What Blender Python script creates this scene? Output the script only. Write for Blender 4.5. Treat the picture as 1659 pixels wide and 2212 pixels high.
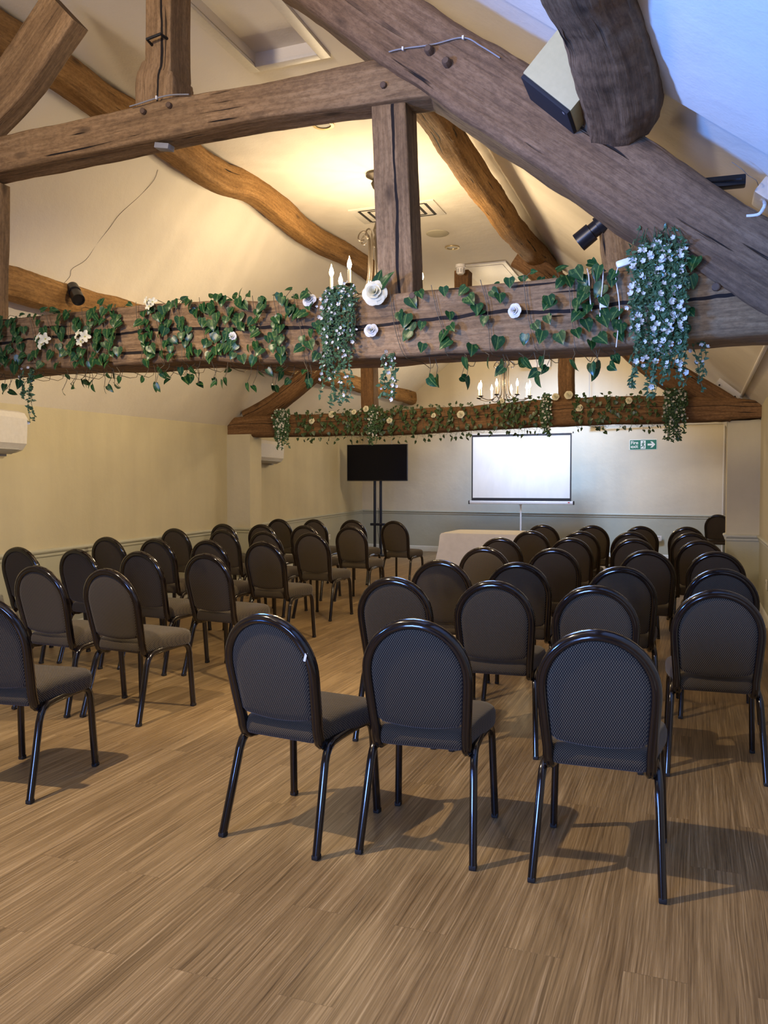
import bpy, bmesh, math, random
from mathutils import Vector, Matrix, noise
rnd = random.Random(7)
PI = math.pi
R = math.radians
for o in list(bpy.data.objects): bpy.data.objects.remove(o)
SC = bpy.context.scene
COL = SC.collection

# ------------------------------------------------------------------ camera
F_PX, W_PX, H_PX = 1780.0, 1659.0, 2212.0
CAM_POS = Vector((0.0, 0.0, 1.41))
YAW, PITCH = R(20.65), R(-1.9)
cam_data = bpy.data.cameras.new('camera'); cam = bpy.data.objects.new('camera', cam_data); COL.objects.link(cam)
cam.location = CAM_POS
cam.rotation_euler = (PI/2 + PITCH, 0, YAW)
cam_data.sensor_fit = 'VERTICAL'; cam_data.sensor_height = 24.0; cam_data.sensor_width = 18.0
cam_data.lens = F_PX * 24.0 / H_PX
cam_data.clip_start = 0.05; cam_data.clip_end = 100
SC.camera = cam
CAM_M = cam.rotation_euler.to_matrix()
def ray(px, py):
    return CAM_M @ Vector(((px - W_PX/2)/F_PX, -(py - H_PX/2)/F_PX, -1.0))
def on_y(px, py, y):
    r = ray(px, py); return CAM_POS + r * ((y - CAM_POS.y)/r.y)
def on_x(px, py, x):
    r = ray(px, py); return CAM_POS + r * ((x - CAM_POS.x)/r.x)
def on_z(px, py, z):
    r = ray(px, py); return CAM_POS + r * ((z - CAM_POS.z)/r.z)

# ------------------------------------------------------------------ world, lights, exposure
SC.view_settings.view_transform = 'Standard'
SC.view_settings.look = 'None'
SC.view_settings.exposure = 0.5
SC.view_settings.gamma = 1.0
SC.view_settings.use_curve_mapping = False
world = bpy.data.worlds.new('world'); SC.world = world; world.use_nodes = True
world.node_tree.nodes['Background'].inputs[0].default_value = (0.35, 0.5, 1.0, 1)
world.node_tree.nodes['Background'].inputs[1].default_value = 0.6

def lamp(name, kind, loc, power, color, rot=None, **kw):
    l = bpy.data.lights.new(name, kind); l.energy = power; l.color = color
    for k, v in kw.items(): setattr(l, k, v)
    o = bpy.data.objects.new(name, l); COL.objects.link(o); o.location = loc
    if rot: o.rotation_euler = rot
    return o
def aim(o, target):
    d = Vector(target) - o.location
    o.rotation_euler = d.to_track_quat('-Z', 'Y').to_euler()
WARM = (1.0, 0.76, 0.46)
BLUE = (0.22, 0.40, 1.0)
# daylight through the window in the gable behind the camera
l = lamp('window_daylight', 'AREA', (-2.1, -2.85, 1.75), 62, BLUE, shape='RECTANGLE', size=1.6, size_y=1.3, spread=R(100)); aim(l, (-0.6, 3.4, 0.9))
# daylight from a window in the left side of the camera's bay, striking the right slope
l = lamp('side_window_daylight', 'AREA', (-4.7, -0.6, 1.55), 62, (0.11, 0.31, 1.0), shape='RECTANGLE', size=0.7, size_y=0.6, spread=R(54)); aim(l, (0.4, 2.9, 3.0))
# warm spot lamp added out of view to brighten the truss fronts
l = lamp('truss_fill_spot', 'SPOT', (-2.7, -1.6, 3.0), 640, (1.0, 0.80, 0.56), spot_size=R(56), spot_blend=0.7, shadow_soft_size=0.2); aim(l, (-2.0, 4.0, 3.75))
# downlight over the left of the bay the camera stands in
l = lamp('near_downlight', 'SPOT', (-3.3, 1.7, 4.25), 530, (1.0, 0.80, 0.55), spot_size=R(104), spot_blend=0.85, shadow_soft_size=0.045); aim(l, (-2.1, 2.0, 0))
lamp('camera_bay_fill', 'POINT', (-2.6, 0.3, 3.42), 11, (1.0, 0.87, 0.70), shadow_soft_size=0.3)  # unseen point lamp added as soft warm fill for truss and ceiling
# lit can spotlight on the right rafter brace, thrown across to the left block of chairs
l = lamp('can_spotlight_glow', 'SPOT', (-0.62, 4.54, 2.83), 270, (1.0, 0.78, 0.48), spot_size=R(86), spot_blend=0.5, shadow_soft_size=0.03); aim(l, (-4.3, 6.2, 0.5))
# rooflight over the end bay
l = lamp('rooflight_daylight', 'AREA', (-2.6, 13.9, 4.25), 80, (0.32, 0.55, 1.0), shape='RECTANGLE', size=0.9, size_y=0.9, spread=R(95)); aim(l, (-2.7, 16.3, 0.8))

# ------------------------------------------------------------------ materials
class NT:
    def __init__(s, name):
        s.m = bpy.data.materials.new(name); s.m.use_nodes = True
        s.t = s.m.node_tree; s.b = s.t.nodes['Principled BSDF']
    def n(s, typ, **kw):
        nd = s.t.nodes.new(typ)
        for k, v in kw.items():
            if k.startswith('_'): setattr(nd, k[1:], v)
        return nd
    def l(s, a, b): s.t.links.new(a, b)
    def set(s, **kw):
        for k, v in kw.items():
            s.b.inputs[k.replace('_', ' ')].default_value = v
    def math(s, op, a, b=None, c=None):
        nd = s.t.nodes.new('ShaderNodeMath'); nd.operation = op
        for i, v in enumerate((a, b, c)):
            if v is None: continue
            if hasattr(v, 'is_output') or isinstance(v, bpy.types.NodeSocket): s.l(v, nd.inputs[i])
            else: nd.inputs[i].default_value = v
        return nd.outputs[0]
    def noise(s, vec, scale, detail=4, rough=0.55):
        nd = s.t.nodes.new('ShaderNodeTexNoise'); nd.inputs['Scale'].default_value = scale
        nd.inputs['Detail'].default_value = detail; nd.inputs['Roughness'].default_value = rough
        s.l(vec, nd.inputs['Vector']); return nd.outputs['Fac']
    def mapping(s, vec, scale):
        nd = s.t.nodes.new('ShaderNodeMapping'); nd.inputs['Scale'].default_value = scale
        s.l(vec, nd.inputs['Vector']); return nd.outputs[0]
    def ramp(s, fac, stops):
        nd = s.t.nodes.new('ShaderNodeValToRGB'); e = nd.color_ramp.elements
        while len(e) < len(stops): e.new(0.5)
        for i, (p, c) in enumerate(stops):
            e[i].position = p; e[i].color = (c[0], c[1], c[2], 1) if len(c) == 3 else c
        s.l(fac, nd.inputs[0]); return nd.outputs[0]
    def mix(s, fac, a, b, mode='MIX'):
        nd = s.t.nodes.new('ShaderNodeMix'); nd.data_type = 'RGBA'; nd.blend_type = mode
        for sock, v in ((nd.inputs[0], fac), (nd.inputs[6], a), (nd.inputs[7], b)):
            if isinstance(v, bpy.types.NodeSocket): s.l(v, sock)
            elif isinstance(v, (int, float)): sock.default_value = v
            else: sock.default_value = (v[0], v[1], v[2], 1)
        return nd.outputs[2]
    def bump(s, h, strength=0.3, dist=0.01):
        nd = s.t.nodes.new('ShaderNodeBump'); nd.inputs['Strength'].default_value = strength; nd.inputs['Distance'].default_value = dist
        s.l(h, nd.inputs['Height']); s.l(nd.outputs[0], s.b.inputs['Normal'])
    def color(s, c): s.l(c, s.b.inputs['Base Color'])
    def coord(s, which='Object'):
        return s.t.nodes.new('ShaderNodeTexCoord').outputs[which]
    def attr(s, name):
        nd = s.t.nodes.new('ShaderNodeAttribute'); nd.attribute_name = name; return nd.outputs['Vector']
    def sep(s, vec):
        nd = s.t.nodes.new('ShaderNodeSeparateXYZ'); s.l(vec, nd.inputs[0]); return nd.outputs

def simple(name, col, rough=0.5, metal=0.0, coat=0.0, emit=None, estr=0.0, bump=None):
    m = NT(name); m.set(Base_Color=(*col, 1), Roughness=rough, Metallic=metal)
    if coat: m.b.inputs['Coat Weight'].default_value = coat; m.b.inputs['Coat Roughness'].default_value = 0.08
    if emit:
        m.b.inputs['Emission Color'].default_value = (*emit, 1); m.b.inputs['Emission Strength'].default_value = estr
    nz = m.noise(m.coord(), bump[0] if bump else 40, 3)
    m.color(m.mix(0.12, col, m.ramp(nz, [(0.3, [c*0.6 for c in col]), (0.7, [min(1, c*1.25) for c in col])])))
    if bump: m.bump(nz, bump[1], bump[2])
    return m.m

def mat_plaster(name, col, var=0.06, stain=None):
    m = NT(name); co = m.coord('Object')
    n1 = m.noise(co, 1.3, 4); n2 = m.noise(co, 60, 3); n3 = m.noise(m.mapping(co, (2.2, 2.2, 0.35)), 1.6, 4)
    c = m.ramp(n1, [(0.3, [x*(1-var) for x in col]), (0.7, [min(1, x*(1+var)) for x in col])])
    if stain: c = m.mix(m.math('MULTIPLY', m.ramp(n3, [(0.45, (0, 0, 0)), (0.75, (1, 1, 1))]), 0.35), c, stain)
    m.color(c); m.set(Roughness=0.85)
    h = m.math('ADD', m.math('MULTIPLY', n1, 1.0), m.math('MULTIPLY', n2, 0.05))
    m.bump(h, 0.5, 0.05)
    return m.m

def mat_wood(name, dark, mid, light, crack=None, rough=0.75):
    """oak with grain running along the timber: attribute grain = (along, depth, height)"""
    m = NT(name); g = m.attr('grain'); s, a, b = m.sep(g)[:3]
    fine = m.noise(m.mapping(g, (3.0, 55, 55)), 1.0, 6, 0.65)
    band = m.noise(m.mapping(g, (0.9, 9, 9)), 1.0, 4)
    patch = m.noise(m.mapping(g, (2.2, 3.5, 3.5)), 1.0, 3)
    c = m.ramp(m.math('ADD', m.math('MULTIPLY', fine, 0.55), m.math('MULTIPLY', band, 0.45)), [(0.32, dark), (0.5, mid), (0.68, light)])
    c = m.mix(m.ramp(patch, [(0.35, (0.0, 0.0, 0.0)), (0.75, (0.55, 0.55, 0.55))]), c, [x*0.55 for x in mid])
    # drying checks: short thin dark lines that follow the grain
    ck = m.noise(m.mapping(g, (1.6, 34, 34)), 1.0, 2, 0.5)
    gate = m.noise(m.mapping(g, (1.3, 3, 3)), 1.3, 2)
    mask = m.math('MULTIPLY', m.ramp(ck, [(0.665, (0, 0, 0)), (0.70, (1, 1, 1))]), m.ramp(gate, [(0.46, (0, 0, 0)), (0.56, (1, 1, 1))]))
    knots = m.t.nodes.new('ShaderNodeTexVoronoi'); knots.inputs['Scale'].default_value = 1.0
    m.l(m.mapping(g, (2.3, 5.5, 5.5)), knots.inputs['Vector'])
    c = m.mix(m.ramp(knots.outputs['Distance'], [(0.05, (0.75, 0.75, 0.75)), (0.17, (0, 0, 0))]), c, (0.035, 0.02, 0.011))
    c = m.mix(m.math('MULTIPLY', m.ramp(m.noise(m.mapping(g, (28, 60, 60)), 1.0, 5, 0.75), [(0.40, (1, 1, 1)), (0.56, (0, 0, 0))]), 0.35), c, [x*0.6 for x in dark])
    if crack:
        b0, amp, wd, tilt, sgn = crack
        wob = m.math('MULTIPLY', m.math('SUBTRACT', m.noise(m.mapping(g, (1, 0, 0)), 1.6, 4), 0.5), amp)
        line = m.math('ADD', m.math('ADD', wob, b0), m.math('MULTIPLY', s, tilt))
        wvar = m.math('MULTIPLY', m.noise(m.mapping(g, (1, 0, 0)), 3.0, 2), wd*2)
        cm = m.math('LESS_THAN', m.math('ABSOLUTE', m.math('SUBTRACT', b, line)), wvar)
        cm = m.math('MULTIPLY', cm, m.math('GREATER_THAN', m.math('MULTIPLY', a, sgn), 0.03))
        mask = m.math('MAXIMUM', mask, cm)
    c = m.mix(mask, c, (0.012, 0.008, 0.006))
    m.color(c); m.set(Roughness=rough)
    m.b.inputs['Specular IOR Level'].default_value = 0.25
    h = m.math('SUBTRACT', m.math('ADD', m.math('MULTIPLY', fine, 0.5), m.math('MULTIPLY', band, 0.7)), m.math('MULTIPLY', mask, 1.2))
    m.bump(h, 0.8, 0.016)
    return m.m

def mat_floor():
    m = NT('oak_planks'); co = m.coord('Object'); x, y, z = m.sep(co)[:3]
    cm = m.n('ShaderNodeCombineXYZ'); m.l(y, cm.inputs[0]); m.l(x, cm.inputs[1])
    br = m.n('ShaderNodeTexBrick'); m.l(cm.outputs[0], br.inputs['Vector'])
    br.offset = 0.37; br.offset_frequency = 2
    br.inputs['Scale'].default_value = 1.0; br.inputs['Brick Width'].default_value = 1.22; br.inputs['Row Height'].default_value = 0.178
    br.inputs['Mortar Size'].default_value = 0.0011; br.inputs['Mortar Smooth'].default_value = 0.1
    br.inputs['Color1'].default_value = (0, 0, 0, 1); br.inputs['Color2'].default_value = (1, 1, 1, 1); br.inputs['Mortar'].default_value = (0.5, 0.5, 0.5, 1)
    shift = m.n('ShaderNodeCombineXYZ'); m.l(m.math('MULTIPLY', br.outputs['Color'], 13.0), shift.inputs[2])
    va = m.n('ShaderNodeVectorMath'); va.operation = 'ADD'; m.l(co, va.inputs[0]); m.l(shift.outputs[0], va.inputs[1])
    v = va.outputs[0]
    wv = m.n('ShaderNodeCombineXYZ'); m.l(m.math('MULTIPLY', m.math('SUBTRACT', m.noise(m.mapping(v, (5, 2.2, 3)), 1.0, 3), 0.5), 0.016), wv.inputs[0])
    vb = m.n('ShaderNodeVectorMath'); vb.operation = 'ADD'; m.l(v, vb.inputs[0]); m.l(wv.outputs[0], vb.inputs[1]); v = vb.outputs[0]
    g1 = m.noise(m.mapping(v, (135, 1.7, 5)), 1.0, 5, 0.72)
    g2 = m.noise(m.mapping(v, (11, 0.75, 3)), 1.0, 5, 0.6)
    g3 = m.noise(m.mapping(v, (170, 1.6, 5)), 1.0, 3, 0.6)
    c = m.ramp(m.math('ADD', m.math('MULTIPLY', g1, 0.68), m.math('MULTIPLY', g2, 0.32)),
               [(0.33, (0.075, 0.045, 0.020)), (0.46, (0.185, 0.120, 0.055)), (0.57, (0.290, 0.197, 0.096)), (0.71, (0.53, 0.395, 0.220))])
    c = m.mix(m.math('MULTIPLY', br.outputs['Color'], 0.14), c, m.mix(1.0, c, (0.75, 0.64, 0.54), 'MULTIPLY'))
    pale = m.ramp(g3, [(0.58, (0, 0, 0)), (0.70, (1, 1, 1))])
    c = m.mix(m.math('MULTIPLY', pale, 0.38), c, (0.58, 0.43, 0.255))
    c = m.mix(m.math('MULTIPLY', br.outputs['Fac'], 0.4), c, (0.09, 0.055, 0.03))
    m.color(c); m.set(Roughness=0.42)
    m.b.inputs['Specular IOR Level'].default_value = 0.4
    m.bump(m.math('SUBTRACT', g1, m.math('MULTIPLY', br.outputs['Fac'], 1.0)), 0.25, 0.004)
    return m.m

def mat_fabric():
    m = NT('woven_upholstery'); x, y, z = m.sep(m.coord('Object'))[:3]
    t = m.math('ADD', y, z); K = 2*PI/0.0088
    p = m.math('MULTIPLY', m.math('SINE', m.math('MULTIPLY', x, K)), m.math('SINE', m.math('MULTIPLY', t, K*0.8)))
    p = m.math('ADD', m.math('MULTIPLY', p, 0.5), 0.5)
    c = m.ramp(p, [(0.30, (0.009, 0.008, 0.008)), (0.52, (0.055, 0.042, 0.031)), (0.8, (0.150, 0.114, 0.064))])
    m.color(c); m.set(Roughness=0.9)
    m.b.inputs['Specular IOR Level'].default_value = 0.2
    m.b.inputs['Sheen Weight'].default_value = 0.15
    m.bump(p, 0.4, 0.002)
    return m.m

def mat_leaf(name, dark, light, vari):
    m = NT(name); g = m.attr('grain'); i, u, v = m.sep(g)[:3]
    nz = m.noise(m.mapping(g, (5, 4.5, 3.0)), 1.0, 3)
    c = m.mix(m.noise(m.mapping(g, (3, 0, 0)), 1.0, 1), dark, light)
    rib = m.math('LESS_THAN', m.math('ABSOLUTE', u), 0.035)
    vm = m.math('MULTIPLY', m.ramp(nz, [(0.55, (0, 0, 0)), (0.70, (1, 1, 1))]), 0.5)
    c = m.mix(vm, c, vari); c = m.mix(m.math('MULTIPLY', rib, 0.5), c, vari)
    m.color(c); m.set(Roughness=0.30); m.b.inputs['Specular IOR Level'].default_value = 0.28
    return m.m

def mat_screen():
    m = NT('projection_fabric'); n = m.noise(m.mapping(m.coord(), (3, 3, 1)), 1.5, 3)
    m.color(m.ramp(n, [(0.3, (0.68, 0.68, 0.66)), (0.7, (0.76, 0.76, 0.74))])); m.set(Roughness=0.6); m.bump(n, 0.15, 0.02)
    return m.m

M = {}
M['ceil'] = mat_plaster('ceiling_plaster', (0.74, 0.69, 0.60), 0.04)
M['wall'] = mat_plaster('cream_wall_paint', (0.56, 0.505, 0.345), 0.06, (0.44, 0.395, 0.27))
M['wall_end'] = mat_plaster('magnolia_wall_paint', (0.66, 0.595, 0.455), 0.04, (0.57, 0.51, 0.39))
M['sage'] = mat_plaster('sage_dado_paint', (0.44, 0.44, 0.35), 0.04)
M['rail'] = simple('dado_rail_paint', (0.46, 0.46, 0.37), 0.5)
M['skirt'] = simple('skirting_paint', (0.62, 0.62, 0.55), 0.5)
M['floor'] = mat_floor()
DK, MD, LT = (0.085, 0.048, 0.021), (0.265, 0.160, 0.075), (0.42, 0.275, 0.140)
M['oak'] = mat_wood('old_oak', DK, MD, LT)
M['oak_tie'] = mat_wood('split_old_oak', DK, MD, LT, crack=(0.012, 0.11, 0.0085, 0.0, 1))
M['oak_post'] = mat_wood('split_post_oak', DK, MD, LT, crack=(0.022, 0.07, 0.0075, 0.0, -1))
M['oak_honey'] = mat_wood('honey_oak', (0.10, 0.048, 0.014), (0.31, 0.165, 0.055), (0.47, 0.275, 0.11))
M['oak_far'] = mat_wood('brown_oak', (0.055, 0.026, 0.011), (0.20, 0.105, 0.042), (0.32, 0.18, 0.082), crack=(0.03, 0.06, 0.003, 0.0, 1))
M['oak_dark'] = mat_wood('dark_rough_oak', (0.06, 0.032, 0.016), (0.20, 0.118, 0.062), (0.31, 0.195, 0.11))
M['peg'] = simple('peg_oak', (0.10, 0.06, 0.035), 0.8, bump=(90, 0.4, 0.004))
M['iron'] = simple('black_iron', (0.02, 0.02, 0.022), 0.45, 0.6)
M['bronze'] = simple('aged_bronze', (0.055, 0.042, 0.030), 0.42, 0.5)
M['black'] = simple('black_plastic', (0.012, 0.012, 0.014), 0.35)
M['grille'] = simple('black_grille_cloth', (0.010, 0.011, 0.016), 0.8, bump=(400, 0.3, 0.002))
M['cream_box'] = simple('cream_lacquer', (0.43, 0.375, 0.20), 0.55)
M['white_pl'] = simple('white_plastic', (0.74, 0.72, 0.68), 0.4)
M['grey_pl'] = simple('grey_plastic', (0.42, 0.42, 0.42), 0.5)
M['white_paint'] = simple('white_gloss_paint', (0.72, 0.69, 0.62), 0.45)
M['frame'] = simple('dark_brown_enamel', (0.009, 0.0055, 0.005), 0.15, 0.1, 0.5)
M['rubber'] = simple('black_rubber', (0.012, 0.012, 0.013), 0.6)
M['fabric'] = mat_fabric()
M['sticker'] = simple('white_sticker', (0.75, 0.75, 0.72), 0.6)
M['leaf'] = mat_leaf('ivy_leaf', (0.005, 0.030, 0.009), (0.016, 0.068, 0.018), (0.17, 0.25, 0.06))
M['leaf2'] = mat_leaf('trailing_leaf', (0.020, 0.065, 0.026), (0.075, 0.15, 0.065), (0.24, 0.31, 0.17))
M['leaf_far'] = mat_leaf('small_ivy_leaf', (0.014, 0.034, 0.014), (0.045, 0.085, 0.03), (0.16, 0.19, 0.08))
M['vine'] = simple('brown_vine', (0.10, 0.075, 0.035), 0.6)
M['stem'] = simple('green_stem', (0.05, 0.10, 0.04), 0.6)
M['petal'] = simple('white_petal', (0.62, 0.61, 0.56), 0.6)
M['petal_c'] = simple('cream_petal', (0.66, 0.62, 0.44), 0.6)
M['hair'] = simple('plaster_crack', (0.22, 0.19, 0.15), 0.9)
M['stamen'] = simple('yellow_green_stamen', (0.45, 0.42, 0.10), 0.7)
M['wire'] = simple('white_wire', (0.72, 0.70, 0.66), 0.4)
M['greywire'] = simple('grey_cable', (0.22, 0.22, 0.23), 0.5)
M['bag'] = simple('clear_film', (0.75, 0.75, 0.75), 0.25)
M['tv'] = simple('tv_glass', (0.003, 0.004, 0.010), 0.16); M['tv'].node_tree.nodes['Principled BSDF'].inputs['Specular IOR Level'].default_value = 0.22
M['bezel'] = simple('tv_bezel', (0.02, 0.02, 0.023), 0.3)
M['pole'] = simple('blue_black_pole', (0.016, 0.02, 0.035), 0.3, 0.3)
M['screen'] = mat_screen()
M['border'] = simple('screen_border', (0.014, 0.014, 0.018), 0.7)
M['alu'] = simple('painted_aluminium', (0.70, 0.71, 0.73), 0.35, 0.2)
M['red'] = simple('red_badge', (0.5, 0.03, 0.03), 0.4)
M['cloth'] = simple('white_table_linen', (0.74, 0.71, 0.66), 0.85, bump=(14, 0.15, 0.02))
M['green'] = simple('sign_green', (0.0, 0.155, 0.095), 0.4)
M['sign_white'] = simple('sign_white', (0.80, 0.82, 0.76), 0.4)
M['candle'] = simple('candle_sleeve', (0.75, 0.68, 0.52), 0.5)
M['bulb'] = simple('lit_flame_bulb', (1, 0.85, 0.6), 0.3, emit=(1.0, 0.74, 0.40), estr=38)
M['lens'] = simple('frosted_lens', (0.6, 0.6, 0.55), 0.2)
M['brass'] = simple('satin_brass', (0.55, 0.43, 0.22), 0.3, 0.8)
M['disc'] = simple('beige_speaker_cloth', (0.50, 0.46, 0.34), 0.8, bump=(300, 0.2, 0.002))
M['slot'] = simple('dark_slot', (0.03, 0.028, 0.025), 0.8)
M['pane'] = simple('window_pane', (0.5, 0.62, 0.9), 0.1)

# ------------------------------------------------------------------ mesh building
class MB:
    def __init__(s): s.v = []; s.f = []; s.g = []; s.mi = []
    def add(s, verts, faces, grain=None, mi=0):
        o = len(s.v); s.v += [tuple(v) for v in verts]
        s.f += [tuple(i + o for i in f) for f in faces]
        s.mi += [mi]*len(faces)
        s.g += list(grain) if grain else [(0, 0, 0)]*len(verts)
    def box(s, c, size, rot=None, bev=0.0, mi=0):
        bm = bmesh.new(); bmesh.ops.create_cube(bm, size=1.0)
        bmesh.ops.scale(bm, vec=size, verts=bm.verts)
        if bev: bmesh.ops.bevel(bm, geom=bm.edges[:], offset=bev, segments=2, affect='EDGES', profile=0.6)
        m = Matrix.Translation(Vector(c)) @ (rot.to_4x4() if rot else Matrix.Identity(4))
        bm.transform(m); bm.verts.index_update()
        s.add([v.co.copy() for v in bm.verts], [[v.index for v in f.verts] for f in bm.faces], mi=mi); bm.free()
    def prism(s, poly, y0, y1, fn=None, mi=0):
        """polygon in (x, z) extruded in y"""
        n = len(poly); fn = fn or (lambda x, y, z: (x, y, z))
        vs = [fn(x, y0, z) for x, z in poly] + [fn(x, y1, z) for x, z in poly]
        fs = [tuple(range(n)), tuple(reversed(range(n, 2*n)))] + [(i, i + n, (i + 1) % n + n, (i + 1) % n) for i in range(n)]
        s.add(vs, [tuple(reversed(f)) for f in fs], mi=mi)
    def sweep(s, pts, sec, caps=True, closed=False, up=None, scale=None, mi=0):
        """sweep a closed 2D section (list of (u, v)) along pts with parallel-transport frames"""
        pts = [Vector(p) for p in pts]; n = len(pts); k = len(sec)
        T = []
        for i in range(n):
            if closed: t = pts[(i+1) % n] - pts[i-1]
            else: t = pts[min(i+1, n-1)] - pts[max(i-1, 0)]
            T.append(t.normalized())
        if up is None: up = Vector((0, 0, 1)) if abs(T[0].z) < 0.9 else Vector((0, 1, 0))
        U = (up - T[0]*up.dot(T[0])).normalized(); vs = []
        for i in range(n):
            U = (U - T[i]*U.dot(T[i])).normalized(); S = T[i].cross(U)
            sc = scale[i] if scale else 1.0
            for (a, b) in sec: vs.append(pts[i] + S*(a*sc) + U*(b*sc))
        fs = []
        for i in range(n if closed else n-1):
            j = (i+1) % n
            for q in range(k): fs.append((i*k + q, i*k + (q+1) % k, j*k + (q+1) % k, j*k + q))
        if caps and not closed:
            fs.append(tuple(reversed(range(k)))); fs.append(tuple((n-1)*k + q for q in range(k)))
        s.add(vs, fs, mi=mi)
    def tube(s, pts, r, n=8, caps=True, closed=False, scale=None, mi=0):
        s.sweep(pts, [(r*math.cos(2*PI*q/n), r*math.sin(2*PI*q/n)) for q in range(n)], caps, closed, None, scale, mi)
    def lathe(s, prof, n=20, c=(0, 0, 0), m=None, mi=0):
        vs = []; fs = []; k = len(prof); c = Vector(c)
        for j in range(n):
            a = 2*PI*j/n
            for (r, z) in prof:
                p = Vector((r*math.cos(a), r*math.sin(a), z)); vs.append(c + (m @ p if m else p))
        for j in range(n):
            jj = (j+1) % n
            for q in range(k-1): fs.append((j*k + q, jj*k + q, jj*k + q+1, j*k + q+1))
        if prof[0][0] > 1e-5: fs.append(tuple(reversed([j*k for j in range(n)])))
        if prof[-1][0] > 1e-5: fs.append(tuple(j*k + k-1 for j in range(n)))
        s.add(vs, fs, mi=mi)
    def build(s, name, mat, parent=None, smooth=True, angle=35, loc=None):
        me = bpy.data.meshes.new(name)
        if loc is not None:
            L = Vector(loc); s.v = [tuple(Vector(v) - L) for v in s.v]
        me.from_pydata(s.v, [], s.f)
        at = me.attributes.new('grain', 'FLOAT_VECTOR', 'POINT')
        at.data.foreach_set('vector', [x for g in s.g for x in g])
        for mm in (mat if isinstance(mat, (list, tuple)) else [mat]): me.materials.append(mm)
        if any(s.mi): me.polygons.foreach_set('material_index', s.mi)
        bm = bmesh.new(); bm.from_mesh(me); bmesh.ops.recalc_face_normals(bm, faces=bm.faces[:]) if len(s.f) < 40000 and not getattr(s, 'open', False) else None
        bm.to_mesh(me); bm.free()
        if smooth:
            me.polygons.foreach_set('use_smooth', [True]*len(me.polygons)); me.set_sharp_from_angle(angle=R(angle))
        me.update()
        o = bpy.data.objects.new(name, me); COL.objects.link(o)
        if loc is not None: o.location = loc
        if parent is not None: o.parent = parent
        return o

def thing(name, label, cat, loc=(0, 0, 0), rz=0.0, group=None):
    o = bpy.data.objects.new(name, None); COL.objects.link(o); o.empty_display_size = 0.1
    o.location = loc; o.rotation_euler = (0, 0, rz); o['label'] = label; o['category'] = cat
    if group: o['group'] = group
    return o
def tag(o, label, cat, group=None, kind=None):
    o['label'] = label; o['category'] = cat
    if group: o['group'] = group
    if kind: o['kind'] = kind
    return o
def struct(o, label=None, cat=None):
    o['kind'] = 'structure'
    if label: o['label'] = label
    if cat: o['category'] = cat
    return o

def catmull(P, n):
    """P: list of tuples of floats; n samples"""
    m = len(P); out = []
    for i in range(n):
        t = i/(n-1)*(m-1); k = min(int(t), m-2); u = t - k
        p0, p1, p2, p3 = P[max(k-1, 0)], P[k], P[k+1], P[min(k+2, m-1)]
        out.append(tuple(0.5*((2*b) + (-a + c)*u + (2*a - 5*b + 4*c - d)*u*u + (-a + 3*b - 3*c + d)*u**3) for a, b, c, d in zip(p0, p1, p2, p3)))
    return out

def rr_section(w, h, r, n=6):
    """rounded rectangle w x h, list of (a, b)"""
    out = []; per = []
    for (sx, sz, a0) in ((1, 1, 0), (-1, 1, 90), (-1, -1, 180), (1, -1, 270)):
        for q in range(3):
            t = R(a0 + 45*q); out.append((sx*(w/2 - r) + r*math.cos(t), sz*(h/2 - r) + r*math.sin(t)))
    # subdivide long edges
    res = []
    for i in range(len(out)):
        p, q = out[i], out[(i+1) % len(out)]; L = math.hypot(q[0]-p[0], q[1]-p[1])
        k = max(1, int(L/0.022)) if L > 0.03 else 1
        for j in range(k): res.append((p[0] + (q[0]-p[0])*j/k, p[1] + (q[1]-p[1])*j/k))
    return res

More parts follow.
